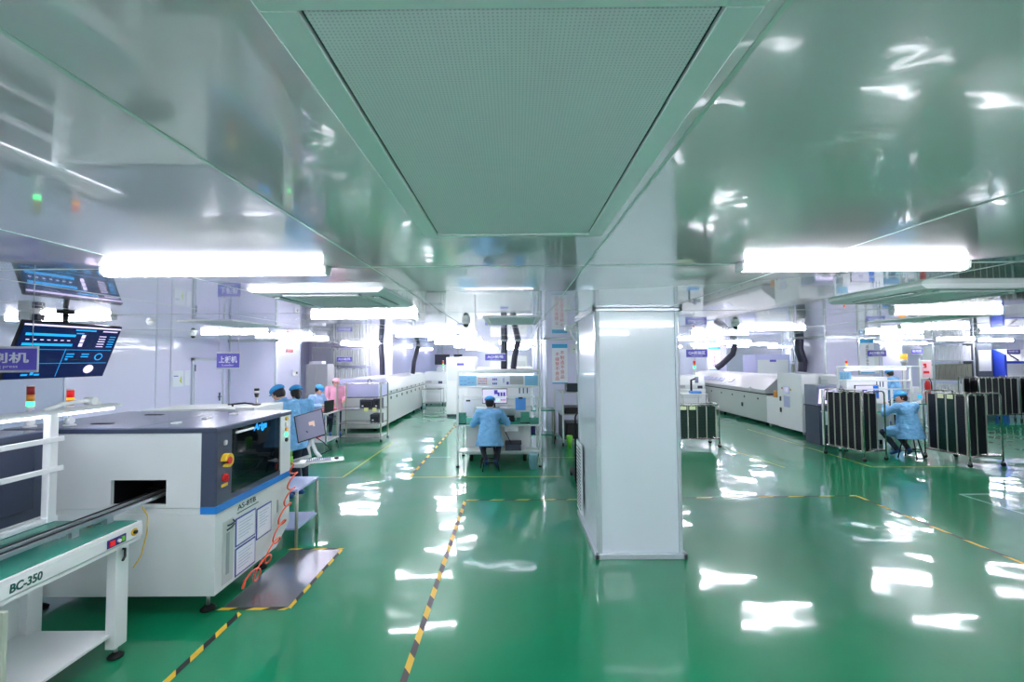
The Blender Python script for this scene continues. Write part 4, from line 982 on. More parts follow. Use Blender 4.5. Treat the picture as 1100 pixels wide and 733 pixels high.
MB().box(-0.75, 0.05, 9.0, 9.35, 1.0, 1.02).build('board', M_off, rs)
for x in (-0.74, 0.02): MB().box(x, x+0.02, 9.0, 9.35, 0.781, 1.0).build('side_panel', M_off, rs)
# clipboard, blue sheets, keyboards, racks, bin, box
def clipboard(x, y, z, w, h, label, m=M_paper, name='clipboard'):
    t = thing(name, label, name.replace('_', ' '), (x, y, z)); MB().box(x, x+w, y, y+0.006, z, z+h).build('board', m, t)
    MB().box(x+w*0.3, x+w*0.7, y-0.012, y, z+h-0.02, z+h+0.01).build('clip', M_black, t)
    MB().tube([(x+w/2, y, z+h), (x+w/2, y+0.01, z+h+0.05)], 0.002, n=6).build('hook', M_alu, t)
    return t
clipboard(-0.98, 8.75, 0.90, 0.2, 0.30, 'white clipboard hanging at the aisle side of the central bench')
clipboard(0.02, 8.80, 1.0, 0.20, 0.24, 'bright blue folder hanging beside the monitor of the central bench', mat('folder_blue', (90, 160, 236), .5), 'folder')
def bar(x0, x1, y, z, label):
    tag(MB().box(x0, x1, y, y+0.02, z, z+0.025, bev=0.003).build('hanging_rail', M_off), label, 'rail')
bar(-1.03, 0.45, 8.80, 1.245, 'pale cross rail the clipboard and blue folder hang from')
def pcb_rack(x, y, z, label):
    t = thing('board_rack', label, 'circuit board rack', (x, y, z)); MB().box(x-0.09, x+0.09, y, y+0.2, z+0.001, z+0.02).build('base', M_black, t)
    for i in range(5): MB().box(x-0.08, x+0.08, y+0.02+i*0.035, y+0.023+i*0.035, z+0.02, z+0.2).build('circuit_board', mat('pcb_green', (70, 156, 132), .4, noise=(60, .5)), t)
pcb_rack(-0.99, 8.50, 0.78, 'rack of green circuit boards on the aisle corner of the central bench')
pcb_rack(0.20, 8.55, 0.78, 'rack of green circuit boards on the column side of the central bench')
kb = thing('control_keyboard', 'black control panel with pale keys at the worker hands on the central bench', 'keyboard', (-0.3, 8.8, 0.78))
MB().box(-0.72, 0.0, 8.78, 8.9, 0.781, 0.90, bev=0.006).build('case', M_black, kb); MB().box(-0.22, -0.1, 8.77, 8.781, 0.82, 0.87).build('keypad', M_paper, kb)
dr = thing('small_drawer', 'small pale drawer hanging under the central bench top', 'drawer', (-0.1, 8.5, 0.7)); MB().box(-0.18, 0.07, 8.46, 8.8, 0.65, 0.748, bev=0.004).build('tray', M_off, dr); MB().box(-0.10, 0.0, 8.452, 8.46, 0.69, 0.70).build('handle', M_gcab, dr)
bn = thing('waste_bin', 'light blue round waste bin at the foot of the central bench', 'bin', (0.335, 8.32, 0))
MB().lathe((0.335, 8.32, 0.001), [(0.07, 0), (0.085, 0.26), (0.09, 0.265), (0.09, 0.275), (0.08, 0.275), (0.065, 0.02)]).build('bucket', M_bin, bn); MB().ring((0.335, 8.32, 0.27), 0.09, 0.006).build('rim', M_bin, bn)
gb = thing('grey_crate', 'flat grey crate standing on the foot shelf of the central bench', 'crate', (0, 8.6, 0.28)); MB().box(-0.17, 0.12, 8.52, 8.85, 0.281, 0.40, bev=0.008).build('body', M_dgrey, gb); MB().box(-0.18, 0.13, 8.51, 8.86, 0.40, 0.42, bev=0.003).build('lid', M_duct, gb)
tag(MB().tube([(-0.17, 8.5, 0.64), (-0.10, 8.5, 0.5), (-0.06, 8.5, 0.42), (-0.09, 8.55, 0.425)], 0.008).build('power_cable', M_black), 'black cable hanging under the central bench drawer', 'cable')

# stool
def make_stool(x, y, h, label):
    t = thing('round_stool', label, 'stool', (x, y, 0), 0, 'black stools')
    MB().lathe((0, 0, h), [(0.15, -0.03), (0.165, -0.02), (0.165, -0.006), (0.155, 0)]).build('seat', M_bmetal, t, True)
    for k in range(4):
        a = PI/4+k*PI/2+0.2; MB().cyl((0.11*math.cos(a), 0.11*math.sin(a), h-0.03), (0.21*math.cos(a), 0.21*math.sin(a), 0.0), 0.011).build('leg', M_bmetal, t, True)
    MB().ring((0, 0, 0.16), 0.178, 0.008).build('foot_ring', M_bmetal, t, True)
    return t
st1 = make_stool(-0.45, 8.28, 0.45, 'black round stool under the seated worker at the central bench')
copy_tree(st1, None, (7.72, 9.0, 0), 0.3, 'black round stool under the seated worker by the tray carts')

# small green topped table and tool rack near column two
steel_table(0.12, 0.95, 10.75, 11.3, 0.78, 'small green topped table behind the central bench', (0.2,), top=M_green, leg=M_post)
tag(MB().box(0.2, 0.5, 10.85, 11.1, 0.211, 0.4, bev=0.02).build('duffel_bag', mat('bag_indigo', (46, 52, 120), .7)), 'dark indigo bag on the shelf of the small green topped table', 'bag')
tr = thing('tool_trolley', 'tall dark trolley with trays half hidden behind the big column', 'trolley', (1.35, 10.6, 0))
for (x, y) in ((1.1, 10.4), (1.75, 10.4), (1.0, 11.3), (1.75, 11.3)):
    MB().box(x-0.018, x+0.018, y-0.018, y+0.018, 0.09, 1.25, bev=0.003).build('upright', M_off, tr); MB().cyl((x-0.015, y, 0.04), (x+0.015, y, 0.04), 0.04).build('caster', M_rubber, tr)
for z in (0.15, 0.72, 1.22): MB().box(1.05, 1.78, 10.4, 11.3, z-0.02, z, bev=0.003).build('shelf', M_alu, tr)
MB().box(1.08, 1.10, 10.45, 11.25, 0.16, 0.7).build('side_net', M_duct, tr)
tag(MB().box(1.2, 1.7, 10.5, 10.9, 1.221, 1.40, bev=0.02).build('black_equipment', M_ink), 'dark equipment case on top of the tall dark trolley', 'equipment')
tag(MB().box(1.15, 1.7, 10.5, 11.1, 0.721, 0.86, bev=0.01).build('dark_crate', M_black), 'black crate on the middle shelf of the tall dark trolley', 'crate')
tag(MB().box(1.2, 1.7, 10.5, 11.1, 0.151, 0.5, bev=0.01).build('dark_crate', M_black), 'large black crate on the bottom shelf of the tall dark trolley', 'crate')
tag(MB().lathe((1.22, 10.2, 0.001), [(0.05, 0), (0.075, 0.26), (0.06, 0.28)]).build('lime_bucket', M_lime), 'lime green bucket on the floor beside the tall dark trolley', 'bucket')
pt = thing('push_trolley', 'dark tubular trolley mostly hidden behind the near edge of the big column', 'trolley', (1.2, 7.1, 0))
mb = MB().tube([(0.94, 7.1, 0.10), (0.94, 7.1, 1.08), (0.96, 7.1, 1.13), (1.0, 7.1, 1.15), (1.6, 7.1, 1.15), (1.65, 7.1, 1.1), (1.65, 7.1, 0.1)], 0.014); mb.build('handle_bar', M_bmetal, pt)
MB().box(0.94, 1.65, 7.1, 7.9, 0.10, 0.125).build('platform', M_bmetal, pt)
for (x, y) in ((0.96, 7.12), (1.6, 7.12), (0.96, 7.85), (1.6, 7.85)): MB().cyl((x-0.015, y, 0.05), (x+0.015, y, 0.05), 0.05, n=18).build('wheel', M_rubber, pt)
# small camera arm by the big column top
ca = thing('bracket_camera', 'small white camera on a jointed bracket beside the top of the big column', 'camera', (0.76, 5.9, 2.4))
mb = MB().tube([(0.80, 5.75, 2.42), (0.70, 5.72, 2.36), (0.72, 5.7, 2.28), (0.77, 5.7, 2.2)], 0.012); mb.build('bracket_arm', M_white, ca)
MB().box(0.64, 0.72, 5.66, 5.78, 2.34, 2.41, bev=0.008).build('camera_body', M_off, ca)

# ------------------------------------------------------------------ tray carts
def cart(x, y, rz, L, W, Hh, ns, nw, wfill, label, greens=(), z0=0.22, mesh=M_slot, tags=()):
    """L along local y, W along local x; near end at local y=0; hoops at both ends; panels fill local x 0..wfill"""
    t = thing('tray_cart', label, 'cart', (x, y, 0), rz, 'tubular tray carts')
    def hoop(yy): 
        r = 0.06
        p = [(0, yy, 0.10), (0, yy, Hh-r), (r*0.3, yy, Hh-r*0.3), (r, yy, Hh), (W-r, yy, Hh), (W-r*0.3, yy, Hh-r*0.3), (W, yy, Hh-r), (W, yy, 0.10)]
        MB().tube(p, 0.0135, n=10).build('end_hoop', M_steel, t, True)
    hoop(0); hoop(L)
    b = MB()
    b.cyl((0, 0, z0-0.03), (W, 0, z0-0.03), 0.011).cyl((0, L, z0-0.03), (W, L, z0-0.03), 0.011).cyl((0, 0, z0-0.03), (0, L, z0-0.03), 0.011).cyl((W, 0, z0-0.03), (W, L, z0-0.03), 0.011)
    b.build('base_frame', M_steel, t, True)
    for xx in (0.02, wfill): MB().cyl((xx, 0, Hh-0.02), (xx, L, Hh-0.02), 0.009).build('top_bar', M_steel, t, True)
    MB().box(0.01, W-0.01, 0.01, L-0.01, z0-0.03, z0-0.02).build('base_plate', M_steel, t, True)
    for (cx_, cy_) in ((0, 0), (W, 0), (0, L), (W, L)):
        c = MB().cyl((cx_-0.014, cy_, 0.035), (cx_+0.014, cy_, 0.035), 0.035, n=16).build('caster_wheel', M_rubber, t, True)
        MB().box(cx_-0.018, cx_+0.018, cy_-0.02, cy_+0.02, 0.045, 0.1).build('caster_fork', M_steel, c, True)
    y_a, y_b = 0.06, L-0.06
    sp = (y_b-y_a)/ns
    for i in range(ns+1):
        for xx in ((0.03, wfill) if i not in (0,) else [0.03+(wfill-0.03)*k/nw for k in range(nw+1)]):
            MB().box(xx-0.009, xx+0.009, y_a+i*sp-0.012, y_a+i*sp+0.012, z0-0.02, Hh-0.01).build('upright_bar', M_post, t, True)
    for i in range(ns):
        m = M_pcb if i in greens else mesh
        q = MB(); a, c_ = y_a+i*sp+0.014, y_a+(i+1)*sp-0.014
        q.box(0.026, 0.034, a, c_, z0, Hh-0.05); q.box(wfill-0.004, wfill+0.004, a, c_, z0, Hh-0.05)
        kz = z0+0.02
        while kz < Hh-0.07:
            q.box(0.020, wfill+0.01, a+0.01, c_-0.01, kz, kz+0.004); kz += 0.03
        q.build('slotted_panel', m, t, True)
        if i in tags: MB().box(0.012, 0.02, a+0.02, c_-0.02, Hh-0.12, Hh-0.04).build('paper_tag', mat('tag_pale', (214, 226, 180), .6), t, True)
    for k in range(nw):
        xa_ = 0.03+(wfill-0.03)*k/nw+0.011; xb_ = 0.03+(wfill-0.03)*(k+1)/nw-0.011
        MB().box(xa_, xb_, y_a-0.004, y_a+0.004, z0, Hh-0.05).build('end_panel', mesh, t, True)
    return t
import math as _m
def cart_between(p, q, wpt, *a, **k):
    """p near-left caster, q far-left caster"""
    p, q = Vector(p), Vector(q); L = (q-p).length; rz = _m.atan2(q.y-p.y, q.x-p.x)-PI/2
    return cart(p.x, p.y, rz, L, wpt, *a, **k)
cart_between((6.58, 8.68), (6.37, 9.45), 0.54, 1.32, 5, 2, 0.40, 'near tray cart packed with black trays, in front of the seated worker')
cart_between((8.1, 8.22), (8.02, 9.02), 0.66, 1.31, 4, 2, 0.42, 'tray cart with green trays and pale tags behind the stool, nearest the edge', greens=(1, 2), tags=(1, 2))
cart(4.52, 10.15, R(90), 1.15, 0.50, 0.95, 5, 1, 0.36, 'low tray cart of grey green trays coming out from behind the big column', mesh=M_pcb, tags=(2, 3, 4), greens=()).rotation_euler = (0, 0, R(90))
cart(15.3, 13.9, R(95), 1.3, 0.6, 1.33, 6, 2, 0.5, 'far tray cart standing before the tall metal frame rack').rotation_euler = (0, 0, R(92))
cart(16.75, 13.6, R(92), 1.35, 0.6, 1.33, 6, 2, 0.5, 'far tray cart in the middle of the distant row').rotation_euler = (0, 0, R(92))
cart(18.2, 13.4, R(92), 1.35, 0.6, 1.30, 6, 2, 0.5, 'far tray cart at the end of the distant row, before the blue edged bay').rotation_euler = (0, 0, R(92))

# ------------------------------------------------------------------ grey oven line on the open side
og = thing('reflow_oven', 'long grey-white oven with a sloped hood and a strip of pale blue labels', 'oven', (8, 16, 0))
gx0, gx1, gy0, gy1 = 7.30, 8.6, 13.25, 19.3
MB().box(gx0, gx1, gy0, gy1, 0.09, 0.88, bev=0.015).build('lower_cabinet', M_cream, og)
MB().box(gx0+0.02, gx1-0.02, gy0+0.03, gy1, 0.88, 0.92).build('dark_gap', M_black, og)
MB().prism([(gx0-0.02, 0.92), (gx0-0.02, 1.02), (gx0+0.38, 1.36), (gx0+0.50, 1.42), (gx1, 1.42), (gx1, 0.92)], 'y', gy0+0.1, gy1-0.1).build('hood', M_gcab, og)
MB().box(gx0-0.03, gx0+0.05, gy0+0.9, gy0+0.93, 0.95, 1.06).build('hood_band', M_off, og)
q = MB(); q.M = frame((gx0+0.10, 18.6, 1.135), (0, -1, 0), (0.40, 0, 0.34)); 
for i in range(9): q.box(0.0+i*0.34, 0.26+i*0.34, -0.01, 0.005, 0.0, 0.17)
q.build('label_strip', M_lav, og)
for i in range(7): MB().cyl((gx0-0.012, gy0+0.5+i*0.8, 0.74), (gx0, gy0+0.5+i*0.8, 0.74), 0.03, n=12).build('latch', M_black, og)
MB().box(gx0-0.012, gx0, gy0+1.4, gy0+1.5, 0.42, 0.54).build('emergency_handle', M_black, og)
for y in (gy0+0.3, gy0+3, gy1-0.3):
    for x in (gx0+0.15, gx1-0.15): MB().cyl((x, y, 0), (x, y, 0.1), 0.04).build('foot', M_rubber, og)
wc = thing('oven_end_cabinet', 'tall white cabinet with a small lit screen at the near end of the grey oven', 'cabinet', (7.8, 12.3, 0))
MB().box(7.20, 8.05, 11.5, 12.55, 0.10, 1.55, bev=0.012).build('body', M_white, wc)
MB().box(7.25, 8.05, 12.56, 13.2, 0.10, 0.86, bev=0.012).build('side_cabinet', M_white, wc)
MB().box(7.192, 7.20, 12.0, 12.28, 1.02, 1.20, bev=0.002).build('control_plate', M_lav, wc)
MB().box(7.188, 7.192, 12.05, 12.23, 1.07, 1.17).build('small_screen', M_scr_w, wc)
MB().box(7.19, 7.20, 12.0, 12.26, 0.66, 0.95).build('document_holder', M_lav, wc)
for z in (0.5, 0.8): MB().box(7.185, 7.2, 12.38, 12.44, z, z+0.12).build('door_handle', M_black, wc)
MB().cyl((7.185, 11.95, 1.13), (7.2, 11.95, 1.13), 0.025).build('button', M_yel, wc); MB().cyl((7.185, 12.33, 1.15), (7.2, 12.33, 1.15), 0.025).build('button', M_lamberd, wc)
for (x, y) in ((7.3, 11.6), (7.95, 11.6), (7.3, 13.1), (7.95, 13.1)): MB().cyl((x, y, 0), (x, y, 0.11), 0.03).build('foot', M_alu, wc)
tag(MB().box(7.22, 7.36, 12.62, 12.8, 0.862, 1.05, bev=0.02).build('amber_guard', M_lamber if False else M_lamberd), 'small amber guard block between the oven hood and the white cabinet', 'guard')
# receiving machine: white gantry and blue-grey console
rm = thing('unloader_machine', 'white unloader with an open slot of dark trays beside the white cabinet', 'machine', (8.3, 10.9, 0))
MB().box(7.65, 8.62, 11.0, 11.45, 0.08, 0.95, bev=0.01).build('lower_body', M_white, rm)
MB().box(7.65, 8.62, 11.0, 11.45, 1.42, 1.52, bev=0.006).build('top_cover', M_white, rm)
for x in (7.65, 8.57): MB().box(x, x+0.05, 11.0, 11.45, 0.95, 1.42).build('side_post', M_off, rm)
MB().box(7.7, 8.57, 11.38, 11.44, 0.95, 1.42).build('rear_plate', M_duct, rm)
for i in range(3): MB().box(7.75+i*0.12, 7.83+i*0.12, 11.1, 11.3, 0.96, 1.36).build('tray_stack', M_black, rm)
MB().cyl((7.75, 11.1, 0), (7.75, 11.1, 0.09), 0.03).cyl((8.5, 11.1, 0), (8.5, 11.1, 0.09), 0.03).build('feet', M_rubber, rm)
cn = thing('operator_console', 'blue grey console with slanted dark face behind the near tray cart', 'console', (7.2, 10.2, 0))
MB().box(6.86, 7.42, 10.35, 10.85, 0.0, 0.85, bev=0.01).build('pedestal', M_dgrey, cn)
MB().box(6.84, 7.44, 10.33, 10.87, 0.85, 0.88, bev=0.005).build('console_deck', M_duct, cn)
MB().prism([(10.45, 0.88), (10.38, 1.30), (10.45, 1.34), (10.85, 1.34), (10.85, 0.88)], 'x', 6.86, 7.42).build('upper_case', M_lid, cn)
q = MB(); q.M = frame((6.90, 10.435, 0.92), (1, 0, 0), (0, -0.075, 0.42)); q.box(0.0, 0.46, -0.01, 0, 0.0, 0.34, 0); q.box(0.14, 0.34, -0.014, -0.009, 0.08, 0.28, 1); q.build('display', [M_scr_lb, M_duct], cn)
MB().box(6.92, 7.05, 10.34, 10.35, 0.45, 0.72).build('notice', M_paper, cn)

# second bench with AOI unit
b2 = bench(6.88, 8.42, 9.75, 10.25, 'second inspection bench behind the seated worker near the tray carts', 'b', 7.6)
tag(MB().box(8.42, 8.72, 9.74, 9.77, 1.755, 1.775).build('beam_extension', M_off), 'short beam end sticking out past the post of the second bench', 'beam')
clip2 = thing('instruction_card', 'pale cyan instruction card at the post of the second bench', 'card', (7.0, 9.72, 1.6)); MB().box(6.90, 7.14, 9.722, 9.727, 1.50, 1.66).build('card', M_paperb, clip2)
q = MB(); [q.box(6.93+(i % 3)*0.06, 6.97+(i % 3)*0.06, 9.718, 9.722, 1.53+(i//3)*0.04, 1.54+(i//3)*0.04) for i in range(9)]; q.build('printed_marks', M_ink, clip2)
am2 = thing('optical_inspection_machine', 'white hooded inspection machine behind the second bench', 'machine', (8.0, 10.7, 0))
MB().box(7.48, 8.40, 10.30, 10.95, 0.12, 0.95, bev=0.012).build('lower_body', M_off, am2); MB().box(7.48, 8.40, 10.32, 10.95, 0.95, 1.52, bev=0.015).build('hood', M_white, am2)
MB().box(7.02+0.5, 7.78, 10.305, 10.32, 1.30, 1.46).build('instruction_plate', M_paper, am2)
pl = MB().box(8.10, 8.34, 10.305, 10.32, 1.28, 1.46).build('instruction_plate', M_paper, am2); q = MB(); [q.box(8.13+i*0.07, 8.15+i*0.07, 10.30, 10.305, 1.30, 1.43) for i in range(3)]; q.build('printed_marks', M_ink, pl)
for x in (7.6, 8.3): MB().cyl((x, 10.45, 0), (x, 10.45, 0.12), 0.03).build('foot', M_rubber, am2)
monitor(7.72, 10.05, 0.98, 0.52, 0.30, 'wide monitor with a blue band on the second bench', 'b')
rs = thing('bench_riser', 'low shelf riser carrying the monitor on the second bench', 'shelf', (7.7, 10.1, 0.78)); MB().box(7.45, 8.0, 9.98, 10.2, 0.96, 0.98).build('board', M_off, rs)
for x in (7.45, 7.98): MB().box(x, x+0.02, 9.98, 10.2, 0.781, 0.96).build('side_panel', M_off, rs)
bar(6.9, 8.62, 9.82, 1.27, 'pale cross rail on the second bench ending in a socket block')
tag(MB().box(8.50, 8.62, 9.78, 9.815, 1.22, 1.33, bev=0.005).build('socket_block', M_white), 'white socket block at the end of the second bench rail', 'socket')
t = thing('control_unit', 'small white control unit with a cyan screen at the second bench post', 'control box', (8.55, 9.8, 1.1)); MB().box(8.46, 8.66, 9.76, 9.81, 1.05, 1.2, bev=0.004).build('case', M_white, t); MB().box(8.57, 8.65, 9.755, 9.76, 1.09, 1.16).build('small_screen', M_scr_cy, t); MB().cyl((8.5, 9.78, 1.2), (8.5, 9.79, 1.22), 0.01).build('lug', M_white, t)
tower(7.62, 10.5, 1.52, [(M_white, 0.16), (M_lamber, 0.05), (M_lred, 0.06)], 'small red topped signal tower above the second bench', 1.0)
t = thing('beacon', 'large orange topped beacon above the end of the second bench', 'signal light', (10.5, 12.4, 0)); 
MB().cyl((10.55, 12.4, 0.01), (10.55, 12.4, 1.80), 0.03).build('pole', M_off, t); MB().cyl((10.55, 12.4, 1.80), (10.55, 12.4, 1.91), 0.075).build('lower_lens', M_white, t); MB().cyl((10.55, 12.4, 1.91), (10.55, 12.4, 2.04), 0.08).build('lens', M_lamber, t); MB().cyl((10.55, 12.4, 0), (10.55, 12.4, 0.02), 0.18).build('base', M_off, t)

# cabinets behind second bench
enclosure(10.05, 11.6, 14.5, 15.0, 2.42, 'tall grey double cabinet behind the stooping worker', M_wall2, False, 'tall_cabinet')
for i, x in enumerate((10.28, 11.03)):
    t = thing('cabinet_poster', ('violet headed poster on the first door' if i == 0 else 'violet headed poster with a red mark on the second door')+' of the tall grey cabinet', 'poster', (x, 14.47, 2)); MB().box(x, x+0.24, 14.465, 14.478, 1.66, 2.2).build('sheet', M_paper, t); MB().box(x, x+0.24, 14.46, 14.465, 2.05, 2.2).build('header', M_sign, t); MB().cyl((x+0.1, 14.46, 1.9), (x+0.1, 14.465, 1.9), 0.04, m=0).build('mark', M_inkr if i else M_gcab, t)
t = thing('notice_stand', 'framed red and white notice beside the tall metal frame rack', 'notice', (13.0, 14.6, 0)); MB().box(12.9, 12.94, 14.6, 14.64, 0, 1.9).build('post', M_off, t); MB().box(12.94, 13.30, 14.6, 14.63, 1.25, 1.85, bev=0.01).build('frame', M_off, t); MB().box(12.98, 13.26, 14.59, 14.6, 1.3, 1.8).build('sheet', mat('notice_pink', (236, 190, 200), .6), t); MB().box(13.02, 13.2, 14.585, 14.59, 1.42, 1.5).build('red_bar', M_red, t); MB().box(13.02, 13.12, 14.585, 14.59, 1.6, 1.74).build('red_mark', M_red, t)
frame_rack(14.55, 15.95, 15.9, [(0.45, 1.02), (1.15, 1.72), (1.82, 2.38)], 'tall metal rack of slim upright frames behind the far tray carts', 'slim frame in the rack behind far carts', 'slim frames in the tall metal rack', 17)
enclosure(16.05, 16.6, 15.9, 16.4, 2.40, 'tall dark steel cabinet between the metal rack and the blue edged bay', mat('dark_cabinet', (92, 100, 108), .35, metal=.3), False, 'dark_cabinet', 1)
bb = thing('blue_shelf_bay', 'white panelled shelf bay with bright blue edges behind the far carts', 'shelf bay', (17.6, 16.2, 0))
M_bb = mat('edge_blue', (50, 80, 210), .4)
MB().prism([(15.6, 0), (15.6, 2.0), (15.95, 2.2), (16.4, 2.2), (16.4, 0)], 'x', 16.68, 16.76).build('side_frame', M_bb, bb)
MB().box(16.76, 18.9, 15.75, 15.8, 1.25, 1.70).build('lower_panel', M_paper, bb); MB().box(16.76, 18.9, 15.7, 15.8, 1.70, 1.78).build('blue_shelf_edge', M_bb, bb)
q = MB(); q.prism([(15.72, 1.78), (15.74, 1.78), (16.0, 2.18), (15.98, 2.18)], 'x', 16.76, 18.9); q.build('sloped_panel', M_paper, bb); MB().box(16.76, 18.9, 15.72, 16.3, 0, 1.25).build('base_cabinet', M_lav, bb)
t = thing('black_pen', 'thin black rod leaning on the sloped panel of the blue edged bay', 'rod', (17.2, 15.68, 1.79)); MB().cyl((17.25, 15.68, 1.805), (17.05, 15.80, 2.02), 0.02).build('shaft', M_black, t); MB().sph((17.05, 15.80, 2.02), 0.022).build('tip', M_black, t)

# stuff behind the grey oven: machine and frame rack
enclosure(9.3, 10.6, 17.6, 18.6, 2.08, 'pale blue enclosure with violet plate seen over the grey oven', M_lav, True, doors=1)
frame_rack(11.0, 13.9, 18.2, [(0.3, 0.95), (1.05, 1.72), (1.80, 2.38)], 'wide distant rack of upright frames seen over the grey oven', 'distant frame in the wide rack', 'distant frames in the wide rack', 22)
# clutter at the far end of grey oven, next to the big column
tower(6.9, 17.5, 1.30, [(M_white, 0.05), (M_lgreen, 0.05), (M_lamberd, 0.05), (M_lred, 0.06)], 'signal tower at the far end of the grey oven', 1.8)
mounter(6.0, 7.1, 17.0, 18.2, 1.30, 'white board handling unit at the far end of the grey oven')
steel_table(5.0, 5.75, 13.6, 14.3, 0.9, 'small white side table in front of the far end of the grey oven', (0.3,), top=M_off)
t = thing('microscope', 'black arm inspection scope on a blue base on the small side table', 'microscope', (5.4, 13.8, 0.9)); MB().box(5.3, 5.6, 13.7, 13.95, 0.901, 0.98, bev=0.01).build('base', mat('scope_blue', (90, 150, 226), .4), t); MB().tube([(5.35, 13.85, 0.98), (5.35, 13.85, 1.3), (5.5, 13.8, 1.36)], 0.03).build('arm', M_black, t); MB().cyl((5.5, 13.8, 1.22), (5.5, 13.8, 1.4), 0.05).build('head_tube', M_lid, t)
enclosure(4.3, 5.5, 17.4, 18.4, 1.95, 'white enclosure under the far end of the second hall row', M_white, True)
steel_table(9.6, 10.6, 11.2, 11.9, 0.82, 'green topped side table beyond the second bench', (0.25,), top=M_green)
t = thing('fire_extinguisher', 'red fire extinguisher standing on the green topped side table', 'fire extinguisher', (10.35, 11.5, 0.82)); MB().lathe((10.35, 11.5, 0.821), [(0.055, 0), (0.06, 0.02), (0.06, 0.45), (0.04, 0.53), (0.02, 0.56)]).build('cylinder', M_red, t); MB().tube([(10.35, 11.5, 1.38), (10.4, 11.5, 1.43), (10.45, 11.5, 1.32), (10.45, 11.5, 1.12)], 0.012).build('hose', M_black, t)

# ------------------------------------------------------------------ people
def eval_remesh(mb, voxel, smooth=2):
    me = bpy.data.meshes.new('tmp'); bmesh.ops.recalc_face_normals(mb.bm, faces=mb.bm.faces); mb.bm.to_mesh(me); mb.bm.free()
    o = bpy.data.objects.new('tmp', me); COL.objects.link(o)
    r = o.modifiers.new('r', 'REMESH'); r.mode = 'VOXEL'; r.voxel_size = voxel; r.use_smooth_shade = True
    if smooth: s = o.modifiers.new('s', 'SMOOTH'); s.factor = 0.5; s.iterations = smooth
    dg = bpy.context.evaluated_depsgraph_get(); out = bpy.data.meshes.new_from_object(o.evaluated_get(dg))
    bpy.data.objects.remove(o); bpy.data.meshes.remove(me)
    return out
def cap(mb, a, b, ra, rb):
    mb.cyl(a, b, ra, rb, n=14); mb.sph(a, ra, n=14); mb.sph(b, rb, n=14)
def link_mesh(name, me, mats, parent, label=None):
    me.name = name; me.materials.clear()
    for m in mats: me.materials.append(m)
    o = bpy.data.objects.new(name, me); COL.objects.link(o); o.parent = parent; WM[o.name] = WM[parent.name]
    if label: o['label'] = label
    for p in me.polygons: p.use_smooth = True
    return o
